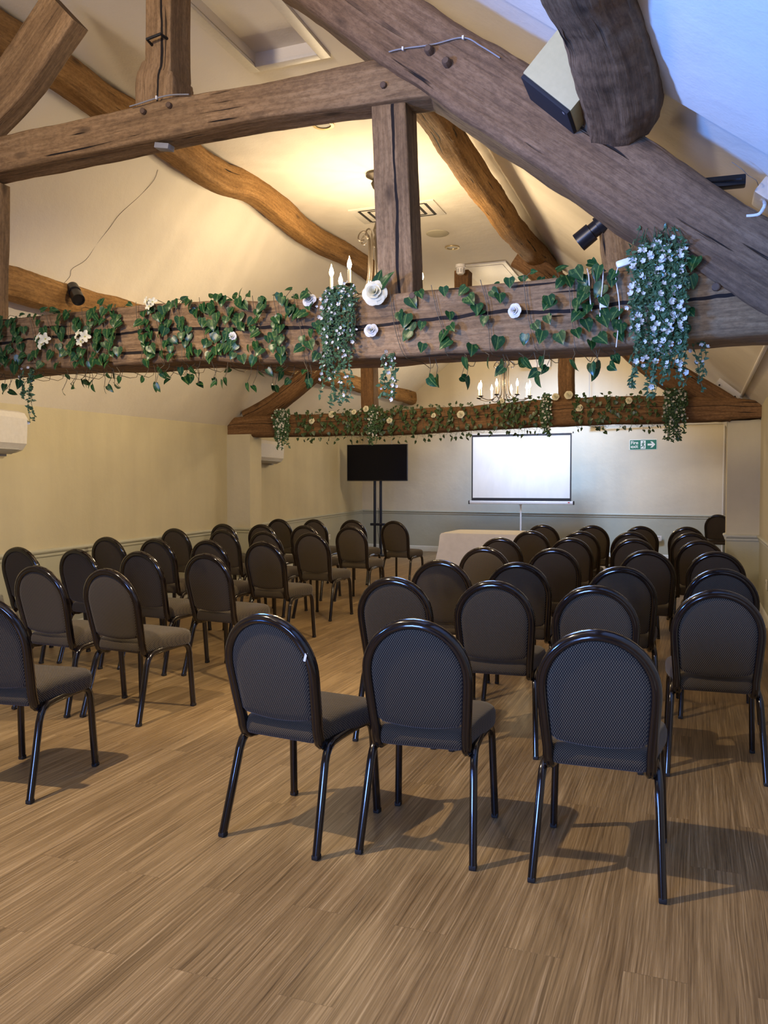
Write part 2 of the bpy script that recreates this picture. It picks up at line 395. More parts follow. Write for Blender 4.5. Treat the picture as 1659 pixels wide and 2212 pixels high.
_seed = [0]
def timber(name, stations, mat, parent=None, up=(0, 0, 1), r=0.02, rough=0.008, step=0.035, wave=0.012, loc=None):
    """hewn timber. stations: list of (point, width, height). a = width direction (T x up), b = up."""
    _seed[0] += 17.3; sd = _seed[0]
    P = [(*p, w, h) for p, w, h in stations]
    L = sum((Vector(stations[i+1][0]) - Vector(stations[i][0])).length for i in range(len(stations)-1))
    n = max(6, int(L/step)); S = catmull(P, n); mb = MB(); up = Vector(up)
    w0 = max(s[1] for s in stations); h0 = max(s[2] for s in stations)
    base = rr_section(1.0*w0, 1.0*h0, min(r, 0.45*min(w0, h0))); k = len(base)
    vs = []; gs = []; pos = [Vector(s[:3]) for s in S]; d = 0
    for i in range(n):
        T = (pos[min(i+1, n-1)] - pos[max(i-1, 0)]).normalized()
        U = (up - T*up.dot(T)).normalized(); A = T.cross(U)
        if i: d += (pos[i] - pos[i-1]).length
        sw, sh = S[i][3]/w0, S[i][4]/h0
        off = Vector((noise.noise((d*1.1, sd, 0)), noise.noise((d*1.1, sd, 9)), 0))*wave
        for (a, b) in base:
            aa, bb = a*sw, b*sh
            dn = noise.noise((d*3.0, aa*6 + sd, bb*6))*rough + noise.noise((d*14.0, aa*26 + sd, bb*26))*rough*0.35
            ln = math.hypot(aa, bb) or 1
            a2 = aa*(1 + dn/ln) + off.x; b2 = bb*(1 + dn/ln) + off.y
            vs.append(pos[i] + A*a2 + U*b2); gs.append((d + sd, aa, bb))
    fs = []
    for i in range(n-1):
        for q in range(k): fs.append((i*k + q, i*k + (q+1) % k, (i+1)*k + (q+1) % k, (i+1)*k + q))
    mb.add(vs, fs, gs)
    for i, rev in ((0, True), (n-1, False)):
        o0 = len(mb.v); c = sum((vs[i*k + q] for q in range(k)), Vector())/k
        ring = [vs[i*k + q] for q in range(k)]
        fs2 = [(0, 1 + q, 1 + (q+1) % k) if not rev else (0, 1 + (q+1) % k, 1 + q) for q in range(k)]
        mb.add([c] + ring, fs2, [(gs[i*k][0], 0, 0)] + [(gs[i*k+q][1]*3, gs[i*k+q][2], gs[i*k+q][1]) for q in range(k)])
    return mb.build(name, mat, parent, angle=50, loc=loc)

def peg(parent, p, r=0.016, depth=0.03, y=-1):
    mb = MB(); mb.lathe([(0, 0), (r*1.05, 0), (r, depth*0.8), (r*0.7, depth), (0, depth)], 9, p, Matrix.Rotation(R(90), 3, 'X'))
    return mb.build('peg', M['peg'], parent, angle=30)

# ------------------------------------------------------------------ setting
FLAT = 4.38; FL, FR = -4.19, -1.75
XR = 0.69
def lw(y):   # left wall splays outwards with depth
    return -5.44 - 0.1667*(max(y, 4.0) - 5.76) if y < 10.4 else -6.213 - 0.0995*(y - 10.4)
def lz(y):   # its head rises a little
    return 2.084 + 0.0314*(max(y, 4.0) - 5.25)
def rz_(y): return 2.50 if y < 4.1 else 2.50 - (y-4.1)/6.15*0.21 if y < 10.25 else 2.29
Y0, Y1L, Y1R = -3.0, 16.83, 15.90
def yb(x): return Y1L + (x + 6.85)/(XR + 6.85)*(Y1R - Y1L)   # end wall, slightly askew
def dado_l(y): return 0.81 - 0.0054*(y - 5.76) if y < 10.4 else 0.785 + 0.0084*(y - 10.4)
def dado_r(y): return 0.818 if y < 10.6 else 0.818 + 0.021*(y - 10.6)/5.4
def dado_e(y): return 0.839

mb = MB(); mb.add([(-7.2, -3.2, 0), (0.9, -3.2, 0), (0.9, 17.2, 0), (-7.2, 17.2, 0)], [(0, 1, 2, 3)])
mb.open = True
o = mb.build('floor', M['floor'], smooth=False); struct(o, 'oak plank floor with long streaky grain', 'floor')

# ceiling: slope, flat, slope, with a rooflight shaft in the flat
mb = MB(); mb.open = True
HX0, HX1, HY0, HY1 = -2.94, -2.46, 3.40, 5.22
ys = [Y0, 0, 1.5, HY0, 3.75, 3.8, 4.5, HY1, 6.2, 7.4, 8.8, 10.25, 11.5, 13, 15, 17.1]
def prof(y, lip):
    zr = rz_(y); l_, z_ = lw(y), lz(y); P = []
    for k in range(7): t = k/6; P.append((l_ + (FL-l_)*t, y, z_ + (FLAT-z_)*t))
    P += [(HX0, y, FLAT), (HX1, y, FLAT)]
    for k in range(7):
        t = k/6; P.append((FR + (XR-FR)*t, y, FLAT + (zr-FLAT)*t - (0.07*min(1, k/2.0) if lip else 0)))
    return P
rows = []
for y in ys:
    if y == 3.75: rows.append(prof(y, True)); rows.append(prof(y + 0.0005, False)); continue
    rows.append(prof(y, y < 3.75))
k = len(rows[0]); vs = [p for r_ in rows for p in r_]; fs = []
for i in range(len(rows)-1):
    for q in range(k-1):
        ym = (rows[i][0][1] + rows[i+1][0][1])/2
        if q == 7 and HY0 < ym < HY1: continue
        fs.append((i*k + q, i*k + q+1, (i+1)*k + q+1, (i+1)*k + q))
mb.add(vs, fs)
b0 = len(mb.v); zt = FLAT + 0.075
mb.add([(HX0, HY0, FLAT), (HX1, HY0, FLAT), (HX1, HY1, FLAT), (HX0, HY1, FLAT), (HX0, HY0, zt), (HX1, HY0, zt), (HX1, HY1, zt), (HX0, HY1, zt)],
       [(0, 4, 5, 1), (1, 5, 6, 2), (2, 6, 7, 3), (3, 7, 4, 0), (4, 7, 6, 5)])
o = mb.build('ceiling', M['ceil'], smooth=True, angle=25); struct(o, 'off-white plaster ceiling, sloping down on both sides from a flat strip', 'ceiling')
ceil_o = o
def on_slope(px, py, off, left):
    r_ = ray(px, py); lo, hi = 0.5, 16.0
    for _ in range(50):
        m_ = (lo+hi)/2; q = CAM_POS + r_*m_
        zz = lz(q.y) + (FLAT-lz(q.y))*(q.x-lw(q.y))/(FL-lw(q.y)) if left else FLAT + (rz_(q.y)-FLAT)*(q.x-FR)/(XR-FR)
        if q.z > zz - off: hi = m_
        else: lo = m_
    return CAM_POS + r_*lo
for pix, left in ((((342, 368), (331, 392), (300, 425), (262, 462), (240, 492), (212, 528), (186, 560), (158, 582), (150, 596), (132, 618)), True), (((1578, 352), (1600, 366), (1618, 380), (1634, 388), (1640, 400)), False)):
    mb = MB(); P_ = [on_slope(x + rnd.uniform(-3, 3), y + rnd.uniform(-2, 2), 0.010 if left else 0.082, left) for x, y in pix]
    mb.tube(catmull([tuple(q) for q in P_], 40), 0.0018, 5); mb.build('crack', M['hair'], ceil_o)
mb = MB()
for x0, x1, y0, y1 in ((HX0-0.075, HX0, HY0, HY1+0.07), (HX1, HX1+0.075, HY0, HY1+0.07), (HX0, HX1, HY1, HY1+0.07)):
    mb.box(((x0+x1)/2, (y0+y1)/2, FLAT-0.008), (x1-x0, y1-y0, 0.03), bev=0.004)
o = mb.build('trim_1', M['white_paint']); struct(o, 'white timber frame round the ceiling hatch', 'trim')

def wall_strip(pts, ztop, name, mats, label, dd):
    """vertical wall along plan polyline: sage below the dado rail, cream above"""
    mb = MB(); mb.open = True; n = len(pts); vs = []
    for (x, y), zt in zip(pts, ztop): vs += [(x, y, 0), (x, y, dd(y)-0.02), (x, y, zt)]
    fs = []; 
    for i in range(n-1):
        a, b = i*3, i*3+3
        mb.add([vs[a], vs[b], vs[b+1], vs[a+1]], [(0, 1, 2, 3)], mi=1)
        mb.add([vs[a+1], vs[b+1], vs[b+2], vs[a+2]], [(0, 1, 2, 3)], mi=0)
    o = mb.build(name, mats, smooth=False); struct(o, label, 'wall'); return o
def rail_strip(pts, name, label, inward, dd):
    """moulded dado rail following the wall"""
    mb = MB(); prof_ = [(0, -0.045), (0.010, -0.045), (0.014, -0.028), (0.010, -0.022), (0.022, -0.012), (0.030, 0.004), (0.026, 0.016), (0.018, 0.020), (0, 0.024)]
    for i in range(len(pts)-1):
        p, q = Vector((*pts[i], dd(pts[i][1]))), Vector((*pts[i+1], dd(pts[i+1][1]))); d = (q-p).normalized(); nrm = Vector((-d.y, d.x, 0))*inward
        vs = [p + nrm*a + Vector((0, 0, b)) for a, b in prof_] + [q + nrm*a + Vector((0, 0, b)) for a, b in prof_]; k = len(prof_)
        mb.add(vs, [(j, j+1, k+j+1, k+j) for j in range(k-1)] + [tuple(range(k)), tuple(range(2*k-1, k-1, -1))])
    o = mb.build(name, M['rail'], angle=60); struct(o, label, 'dado rail'); return o
def skirt_strip(pts, name, inward):
    mb = MB(); prof_ = [(0, 0), (0.016, 0), (0.016, 0.09), (0.008, 0.11), (0, 0.115)]
    for i in range(len(pts)-1):
        p, q = Vector((*pts[i], 0)), Vector((*pts[i+1], 0)); d = (q-p).normalized(); nrm = Vector((-d.y, d.x, 0))*inward; k = len(prof_)
        vs = [p + nrm*a + Vector((0, 0, b)) for a, b in prof_] + [q + nrm*a + Vector((0, 0, b)) for a, b in prof_]
        mb.add(vs, [(j, j+1, k+j+1, k+j) for j in range(k-1)] + [tuple(range(k)), tuple(range(2*k-1, k-1, -1))])
    o = mb.build(name, M['skirt'], angle=40); struct(o, 'painted skirting board', 'skirting board'); return o

# pilasters under the second tie beam are part of the side walls
PLY0, PLY1 = 10.08, 10.40
PLX = -5.79
Lp = [(lw(Y0), Y0), (lw(4.0), 4.0), (lw(PLY0), PLY0), (lw(PLY1), PLY1), (lw(16.83), 16.83)]
wall_strip(Lp, [lz(y)+0.02 for x, y in Lp], 'wall_left', [M['wall'], M['sage']], 'cream left wall with sage lower part', dado_l)
rail_strip([Lp[0], Lp[1], Lp[2], (PLX, PLY0), (PLX, PLY1), Lp[3], Lp[4]], 'trim_2', 'sage dado rail along the left wall', -1, dado_l)
skirt_strip([Lp[0], Lp[1], Lp[2], (PLX, PLY0), (PLX, PLY1), Lp[3], Lp[4]], 'baseboard_left', -1)
def pilaster(pts, name, label, closed_top, dd):
    mb = MB(); mb.open = True; n = len(pts)
    for i in range(n-1):
        (x, y), (x2, y2) = pts[i], pts[i+1]
        mb.add([(x, y, 0), (x2, y2, 0), (x2, y2, dd-0.02), (x, y, dd-0.02)], [(0, 1, 2, 3)], mi=1)
        mb.add([(x, y, dd-0.02), (x2, y2, dd-0.02), (x2, y2, closed_top), (x, y, closed_top)], [(0, 1, 2, 3)], mi=0)
    mb.add([(x, y, closed_top) for x, y in pts], [tuple(range(n))])
    o = mb.build(name, [M['wall'], M['sage']], smooth=False); struct(o, label, 'pilaster')
pilaster([(lw(PLY0)-0.02, PLY0), (PLX, PLY0), (PLX, PLY1), (lw(PLY1)-0.02, PLY1)], 'trim_3', 'cream pilaster carrying the left end of the far tie beam', 2.112, dado_l(PLY0))
PRX, PRY0, PRY1 = 0.345, 10.2, 10.55
Rp = [(XR, Y0), (XR, PRY0), (XR, PRY1), (XR, 15.95)]
wall_strip(Rp, [rz_(y)+0.02 for x, y in Rp], 'wall_right', [M['wall'], M['sage']], 'cream right wall with sage lower part', dado_r)
rail_strip([Rp[0], Rp[1], (PRX, PRY0), (PRX, PRY1), Rp[2], Rp[3]], 'trim_4', 'sage dado rail along the right wall', 1, dado_r)
skirt_strip([Rp[0], Rp[1], (PRX, PRY0), (PRX, PRY1), Rp[2], Rp[3]], 'baseboard_right', 1)
pilaster([(XR+0.02, PRY0), (PRX, PRY0), (PRX, PRY1), (XR+0.02, PRY1)], 'trim_5', 'cream pilaster carrying the right end of the far tie beam', 2.138, dado_r(PRY0))
# end wall with its gable
xa, xb = -6.87, XR + 0.05
mb = MB(); mb.open = True
mb.add([(xa, yb(xa), 0), (xb, yb(xb), 0), (xb, yb(xb), dado_e(0)-0.02), (xa, yb(xa), dado_e(0)-0.02)], [(0, 1, 2, 3)], mi=1)
gp = [(xa, dado_e(0)-0.02), (xb, dado_e(0)-0.02), (xb, 2.36), (FR, FLAT+0.05), (FL, FLAT+0.05), (xa, 2.50)]
mb.add([(x, yb(x), z) for x, z in gp], [tuple(range(6))], mi=0)
o = mb.build('wall_end', [M['wall_end'], M['sage']], smooth=False); struct(o, 'cream gable end wall with sage lower part', 'wall')
rail_strip([(xa, yb(xa)), (xb, yb(xb))], 'trim_6', 'sage dado rail along the end wall', -1, dado_e)
skirt_strip([(xa, yb(xa)), (xb, yb(xb))], 'baseboard_end', -1)
# gable behind the camera, with a window opening
mb = MB(); mb.open = True
wx0, wx1, wz0, wz1 = -3.0, -1.2, 0.95, 2.4
for x0, x1, z0, z1 in ((-5.3, wx0, 0, FLAT+.1), (wx1, 0.75, 0, FLAT+.1), (wx0, wx1, 0, wz0), (wx0, wx1, wz1, FLAT+.1)):
    mb.add([(x0, Y0, z0), (x1, Y0, z0), (x1, Y0, z1), (x0, Y0, z1)], [(0, 1, 2, 3)])
o = mb.build('wall_near', M['wall'], smooth=False); struct(o, 'cream gable wall behind the camera', 'wall')
mb = MB()
for c, s_ in (((-2.1, Y0, wz0), (1.9, .08, .06)), ((-2.1, Y0, wz1), (1.9, .08, .06)), ((wx0, Y0, 1.68), (.06, .08, 1.45)), ((wx1, Y0, 1.68), (.06, .08, 1.45)), ((-2.1, Y0, 1.68), (.04, .06, 1.45))):
    mb.box(c, s_, bev=0.005)
o = mb.build('window_1', M['white_paint']); struct(o, 'white framed window behind the camera', 'window')

# ------------------------------------------------------------------ near truss
T1 = 4.06
tg = 'timbers of the near roof truss'
def stn(pix_top_bot, y, w):
    """stations of a beam seen from the front: (px, top, bottom) on the plane y"""
    out = []
    for px, t, b in pix_top_bot:
        A_, B_ = on_y(px, t, y), on_y(px, b, y); out.append(((A_+B_)/2, w, (A_-B_).length))
    return [((p.x, p.y + w/2, p.z), w_, h_) for p, w_, h_ in out]
TF = T1 - 0.15        # front face plane of the truss
st = stn([(-330, 712, 832), (0, 690, 803), (240, 664, 792), (420, 650, 778), (560, 645, 782), (830, 632, 770), (1100, 606, 757), (1400, 574, 742), (1659, 547, 724), (1800, 533, 716)], TF, 0.33)
tie1 = timber('tie_beam', st, M['oak_tie'], r=0.022, rough=0.009, step=0.03)
tag(tie1, 'massive cracked oak tie beam across the front, wrapped in ivy', 'roof beam')
for px, py in ((1573, 585), (1547, 621), (893, 640), (1659, 570)): peg(tie1, on_y(px, py, TF-0.0), 0.018, 0.022)
def tiltbeam(name, a, b, w, h, mat, **kw):
    a, b = Vector(a), Vector(b); m_ = (a+b)/2
    return timber(name, [(tuple(a), w, h), (tuple(m_), w, h), (tuple(b), w, h)], mat, **kw)
# collar
st = stn([(-160, 325, 404), (0, 293, 370), (200, 250, 326), (340, 216, 298), (560, 180, 256), (800, 129, 222), (900, 107, 208), (985, 92, 200)], TF+0.02, 0.19)
collar = timber('collar_beam', st, M['oak'], r=0.014, rough=0.007)
tag(collar, 'oak collar beam crossing high above the tie beam', 'roof beam')
for px, py in ((310, 241), (366, 228), (829, 185)): peg(collar, on_y(px, py, TF+0.02), 0.016, 0.018)
# principal rafter right
def raf(pts, y, w):
    out = []
    for (px, py, h) in pts:
        p = on_y(px, py, y); out.append(((p.x, p.y + w/2, p.z), w, h))
    return out
rafR = timber('principal_rafter', raf([(560, -160, 0.34), (760, -10, 0.34), (950, 118, 0.35), (1150, 245, 0.36), (1400, 410, 0.355), (1659, 572, 0.335), (1800, 665, 0.33)], TF-0.03, 0.31), M['oak_dark'], r=0.035, rough=0.016)
tag(rafR, 'heavy sloping oak principal rafter on the right of the near truss', 'roof beam')
for px, py in ((930, 114), (968, 140)): peg(rafR, on_y(px, py, TF-0.02), 0.021, 0.05)
rafL = timber('principal_rafter', raf([(-470, 800, 0.30), (-290, 560, 0.30), (-110, 310, 0.30), (18, 168, 0.30), (86, 68, 0.30), (126, 8, 0.30)], TF-0.05, 0.13), M['oak'], r=0.014, rough=0.007)
tag(rafL, 'square-cut oak rafter end in the top left corner', 'roof beam')
# queen post and king post
q0, q1 = on_y(852, 655, TF+0.03), on_y(834, 185, TF+0.03)
qp = timber('queen_post', [((q0.x, T1, q0.z), 0.18, 0.185), (((q0.x+q1.x)/2, T1, (q0.z+q1.z)/2), 0.18, 0.19), ((q1.x, T1, q1.z), 0.18, 0.185)], M['oak_post'], up=(1, 0, 0), r=0.008, rough=0.005)
tag(qp, 'split oak post standing on the tie beam beside the large white rose', 'post')
k0, k1, k2, k3, k4 = [on_y(x, y, TF+0.03) for x, y in ((330, 235), (330, 172), (333, 148), (337, 118), (337, -60))]
kp = timber('king_post', [((k0.x, T1, k0.z), 0.21, 0.25), ((k1.x, T1, k1.z), 0.21, 0.25), ((k2.x, T1, k2.z), 0.205, 0.225), ((k3.x, T1, k3.z), 0.20, 0.17), ((k4.x, T1, k4.z), 0.20, 0.17)], M['oak_post'], up=(1, 0, 0), r=0.008, rough=0.004)
tag(kp, 'oak king post with flared foot rising from the collar to the ceiling', 'post')
mb = MB(); p = on_y(335, 84, TF-0.0)
mb.tube([p + Vector((-0.05, 0.04, -0.004)), p + Vector((-0.045, -0.012, 0)), p + Vector((0.045, -0.012, 0.012)), p + Vector((0.05, 0.04, 0.012))], 0.0085, 7)
mb.build('staple', M['iron'], kp)
s0, s1 = on_y(-46, 700, TF+0.03), on_y(-43, 385, TF+0.03)
qp2 = timber('queen_post', [((s0.x, T1, s0.z), 0.12, 0.12), ((s1.x, T1, s1.z), 0.12, 0.12)], M['oak'], up=(1, 0, 0), r=0.008, rough=0.004)
tag(qp2, 'slim oak post at the left edge of the photo under the collar', 'post')

# purlins
pts = [on_x(x, y, -4.09) for x, y in ((-260, -90), (-60, 40), (60, 108), (130, 152), (230, 222), (310, 270), (400, 335), (470, 378), (540, 405), (610, 462), (690, 520), (775, 568), (850, 625))]
pul = timber('purlin', [((p.x, p.y, p.z), 0.20, h*1.25) for p, h in zip(pts, (.2, .2, .2, .2, .2, .2, .21, .22, .22, .21, .2, .2, .19))], M['oak_honey'], r=0.06, rough=0.012, wave=0.02)
tag(pul, 'wavy honey oak purlin on the left of the flat ceiling', 'roof beam')
pts = [on_x(x, y, -1.84) for x, y in ((850, 130), (900, 195), (950, 262), (1000, 340), (1055, 420), (1110, 495), (1165, 555), (1200, 600))]
pur = timber('purlin', [((p.x, p.y, p.z), 0.21, 0.26) for p in pts], M['oak_honey'], r=0.06, rough=0.012, wave=0.02)
tag(pur, 'honey oak purlin on the right of the flat ceiling, ending above the ivy', 'roof beam')
PW = [on_x(x, y, X_) for x, y, X_ in ((-330, 520, -4.68), (-60, 592, -4.78), (20, 612, -4.80), (100, 637, -4.84), (200, 660, -4.90), (320, 695, -5.0), (450, 735, -5.12), (600, 785, -5.28), (740, 822, -5.5), (830, 842, -5.6), (905, 862, -5.66))]
plw = timber('purlin', [(tuple(p), 0.22, h) for p, h in zip(PW, (.25, .25, .25, .26, .26, .25, .25, .25, .27, .30, .31))], M['oak_honey'], r=0.09, rough=0.014, wave=0.025)
tag(plw, 'low left purlin log with rounded end showing behind the far truss', 'roof beam')
# near right purlin coming towards the camera
prn = timber('purlin', [((-0.331, 3.925, 3.097), 0.33, 0.34), ((-0.325, 3.725, 3.135), 0.35, 0.38), ((-0.338, 3.250, 3.223), 0.35, 0.39), ((-0.400, 2.625, 3.223), 0.35, 0.38), ((-0.425, 0.625, 3.223), 0.35, 0.38), ((-0.425, -2.875, 3.223), 0.35, 0.38)], M['oak_dark'], r=0.14, rough=0.024, wave=0.02)
tag(prn, 'thick rough purlin resting on the rafter beside the loudspeaker', 'roof beam')
stb = timber('brace', [((-0.388, 4.325, 3.073), 0.21, 0.25), ((-0.362, 4.525, 2.873), 0.22, 0.28), ((-0.338, 4.650, 2.647), 0.22, 0.28), ((-0.325, 4.700, 2.423), 0.21, 0.25)], M['oak_honey'], up=(1, 0, 0), r=0.05, rough=0.014)
tag(stb, 'short split brace behind the right rafter above the blossom bunch', 'roof beam')
ib = on_y(1470, 402, 4.12); ie = on_y(1606, 394, 4.02)
mb = MB(); mb.box((ib+ie)/2, ((ie-ib).length, 0.06, 0.048), Matrix.Rotation(0.02, 3, 'Y'), bev=0.008)
mb.tube([ib + Vector((0.02, -0.028, 0.01)), (ib+ie)/2 + Vector((0, -0.03, 0.0)), ie + Vector((-0.01, -0.028, 0.008))], 0.005, 6)
tag(mb.build('steel_bracket', M['iron']), 'black iron bracket sticking out above the right rafter', 'bracket')

# ------------------------------------------------------------------ far truss
T2 = 10.25; TF2 = T2 - 0.14
st = stn([(486, 903, 944), (560, 897, 943), (700, 893, 940), (850, 885, 938), (1000, 877, 930), (1200, 862, 920), (1400, 854, 912), (1560, 857, 908), (1650, 866, 902)], TF2, 0.30)
tie2 = timber('tie_beam', st, M['oak_far'], r=0.05, rough=0.012)
tag(tie2, 'darker oak tie beam across the far half of the room', 'roof beam')
def t2(name, pix, h, label, up=(0, 0, 1), mat='oak_far', w=0.22, off=0.0, cat='roof beam', r=0.02):
    hs = h if isinstance(h, tuple) else (h,)*len(pix)
    o = timber(name, [(tuple(on_y(x, y, T2 + off)), w, h_) for (x, y), h_ in zip(pix, hs)], M[mat], up=up, r=r, rough=0.01); return tag(o, label, cat)
t2('principal_rafter', ((535, 905), (600, 868), (700, 788), (780, 722), (850, 665)), 0.25, 'left sloping rafter of the far truss above the left pilaster', r=0.05)
t2('principal_rafter', ((1590, 890), (1500, 842), (1420, 792), (1300, 692), (1160, 582), (1120, 556)), (0.26, 0.31, 0.33, 0.30, 0.275, 0.275), 'right sloping rafter of the far truss under the blossom bunch', r=0.04)
t2('queen_post', ((799, 892), (798, 820), (798, 700)), 0.175, 'short post behind the trailing blossom, standing on the far tie beam', up=(1, 0, 0), cat='post')
t2('queen_post', ((1225, 870), (1225, 800), (1225, 690)), 0.18, 'short post right of the far chandelier, standing on the far tie beam', up=(1, 0, 0), cat='post')
t2('king_post', ((1001, 700), (1001, 640), (1001, 588)), 0.185, 'dark king post head under the white heat detector', up=(1, 0, 0), cat='post')

# ------------------------------------------------------------------ chairs
def frame_y(z): return -0.195 - (z - 0.45)*0.23
def frame_hw(z): return 0.1715 + 0.022*min(1, max(0, (z - 0.42)/0.26))**0.8
def make_chair():
    t = thing('banquet_chair', 'dark brown stacking banquet chair with domed patterned back', 'chair')
    # dome frame
    path = []
    left = [(-0.168, -0.08, 0.400), (-0.171, -0.125, 0.393), (-0.174, -0.160, 0.396), (-0.176, -0.182, 0.412), (-0.178, -0.193, 0.440)]
    zs = [0.47 + 0.23*i/8 for i in range(9)]
    path += left + [(-frame_hw(z), frame_y(z), z) for z in zs]
    for i in range(1, 24):
        a = PI - PI*i/24; z = 0.70 + 0.1965*math.sin(a); path.append((0.1935*math.cos(a), frame_y(z), z))
    path += [(frame_hw(z), frame_y(z), z) for z in reversed(zs)] + [(-x, y, z) for x, y, z in reversed(left)]
    sec = []
    for a, b in ((0.019, 0.008), (0.015, 0.0175), (0.0055, 0.019), (0.0045, 0.0165), (-0.0045, 0.0165), (-0.0055, 0.019), (-0.015, 0.0175), (-0.019, 0.010), (-0.0165, 0.006), (-0.0165, 0.002), (-0.019, -0.001), (-0.019, -0.008), (-0.012, -0.017), (0.012, -0.017), (0.019, -0.008)): sec.append((a, b))
    # orient: depth direction = chair y
    mb = MB(); n = len(path); vs = []; P = [Vector(p) for p in path]; k = len(sec)
    for i in range(n):
        T = (P[min(i+1, n-1)] - P[max(i-1, 0)]).normalized()
        D = Vector((0, 1, 0.23)); D = (D - T*D.dot(T)); 
        if D.length < 0.35: D = Vector((0, 0.3, 1)) - T*Vector((0, 0.3, 1)).dot(T)
        D.normalize(); O = T.cross(D)
        for a, b in sec: vs.append(P[i] + D*a + O*b)
    fs = [(i*k + q, i*k + (q+1) % k, (i+1)*k + (q+1) % k, (i+1)*k + q) for i in range(n-1) for q in range(k)]
    fs += [tuple(reversed(range(k))), tuple((n-1)*k + q for q in range(k))]
    mb.add(vs, fs); mb.build('back_frame', M['frame'], t, angle=55)
    # upholstered back panel
    out = []; zb = 0.500
    for i in range(9):
        x = -0.150 + 0.30*i/8; out.append((x*0.97, zb - 0.016*(1 - (x/0.15)**2)))
    out += [(frame_hw(z) - 0.0165, z) for z in (0.515, 0.56, 0.60, 0.65)]
    for i in range(0, 25):
        a = PI*i/24; out.append((0.1775*math.cos(a), 0.70 + 0.181*math.sin(a)))
    out += [(-(frame_hw(z) - 0.0165), z) for z in (0.65, 0.60, 0.56, 0.515)]
    n = len(out); mb = MB(); cx, cz = 0, 0.68; rings = []
    for sgn in (1,):
        for sc, th in ((0.0, 0.030), (0.35, 0.029), (0.65, 0.026), (0.85, 0.021), (0.95, 0.015), (1.0, 0.006), (1.0, -0.006), (0.965, -0.011), (0.85, -0.0125), (0.5, -0.0135), (0.0, -0.014)):
            rings.append([Vector((cx + (x-cx)*sc, frame_y(cz + (z-cz)*sc) + th, cz + (z-cz)*sc + th*0.0)) for x, z in out])
    vs = [v for r_ in rings for v in r_]
    fs = [(i*n + q, i*n + (q+1) % n, (i+1)*n + (q+1) % n, (i+1)*n + q) for i in range(len(rings)-1) for q in range(n)]
    mb.add(vs, fs); o = mb.build('backrest', M['fabric'], t, angle=70)
    # seat cushion
    out = []
    def corner(cx, cy, r, a0, a1):
        for i in range(7):
            a = R(a0 + (a1-a0)*i/6); out.append((cx + r*math.cos(a), cy + r*math.sin(a)))
    corner(0.150, 0.165, 0.075, 0, 90); corner(-0.150, 0.165, 0.075, 90, 180)
    for i in range(1, 5): out.append((-0.225 + 0.045*i/5, 0.165 - 0.31*i/5))
    corner(-0.140, -0.160, 0.042, 180, 270); corner(0.140, -0.160, 0.042, 270, 360)
    for i in range(1, 5): out.append((0.182 + 0.043*i/5, -0.16 + 0.325*i/5))
    n = len(out); mb = MB(); rings = []
    for sc, z in ((0.0, 0.404), (0.93, 0.404), (0.97, 0.408), (0.99, 0.420), (1.0, 0.442), (0.997, 0.466), (0.97, 0.483), (0.92, 0.493), (0.8, 0.501), (0.5, 0.508), (0.0, 0.510)):
        rings.append([Vector((x*sc, 0.02 + (y-0.02)*sc, z - (0.018*max(0, (-0.05 - (0.02 + (y-0.02)*sc))/0.15) if z > 0.44 else 0))) for x, y in out])
    vs = [v for r_ in rings for v in r_]
    fs = [(i*n + q, i*n + (q+1) % n, (i+1)*n + (q+1) % n, (i+1)*n + q) for i in range(len(rings)-1) for q in range(n)]
    mb.add(vs, fs); mb.build('seat', M['fabric'], t, angle=70)
    # legs: ribbed oval tube
    ls = [(0.0165, 0.006), (0.014, 0.011), (0.0045, 0.0142), (0.0035, 0.0125), (-0.0035, 0.0125), (-0.0045, 0.0142), (-0.014, 0.011), (-0.0165, 0.006), (-0.0165, -0.006), (-0.014, -0.011), (-0.0045, -0.0142), (-0.0035, -0.0125), (0.0035, -0.0125), (0.0045, -0.0142), (0.014, -0.011), (0.0165, -0.006)]
    for sx in (-1, 1):
        rear = [(0.190, 0.03, 0.407), (0.193, -0.06, 0.404), (0.196, -0.115, 0.400), (0.199, -0.148, 0.388), (0.202, -0.170, 0.366), (0.204, -0.185, 0.335), (0.212, -0.228, 0.18), (0.221, -0.276, 0.012)]
        front = [(0.190, 0.03, 0.407), (0.194, 0.10, 0.412), (0.197, 0.148, 0.411), (0.200, 0.178, 0.400), (0.202, 0.196, 0.378), (0.204, 0.203, 0.345), (0.209, 0.213, 0.18), (0.214, 0.224, 0.012)]
        for pth in (rear, front):
            mb = MB(); mb.sweep([(sx*x, y, z) for x, y, z in pth], ls, up=Vector((1, 0, 0)) if sx > 0 else Vector((-1, 0, 0)))
            lg = mb.build('leg', M['frame'], t, angle=60)
            x, y, z = pth[-1]; mb = MB()
            mb.box((sx*x, y, 0.010), (0.0275, 0.0320, 0.020), bev=0.005)
            mb.build('foot_cap', M['rubber'], lg, angle=40)
    return t
chair0 = make_chair(); used = []
def dup(root, loc, rz, label, group):
    r_ = root.copy(); COL.objects.link(r_); r_.location = loc; r_.rotation_euler = (0, 0, rz); r_['label'] = label; r_['group'] = group
    for ch in list(root.children):
        c = ch.copy(); COL.objects.link(c); c.parent = r_
        for g in ch.children:
            d = g.copy(); COL.objects.link(d); d.parent = c
    return r_
def chair_at(px, py, rz, label, group, z=0.0, ztop=0.914):
    p = on_z(px, py, ztop + z); off = Matrix.Rotation(rz, 3, 'Z') @ Vector((0, -0.30, 0)); q = p - off
    return place_chair((q.x, q.y, z), rz, label, group)
def place_chair(loc, rz, label, group):
    if not used:
        used.append(1); chair0.location = loc; chair0.rotation_euler = (0, 0, rz); chair0['label'] = label; chair0['group'] = group; return chair0
    return dup(chair0, loc, rz, label, group)
GL, GR = 'chairs in the left block', 'chairs in the right block'
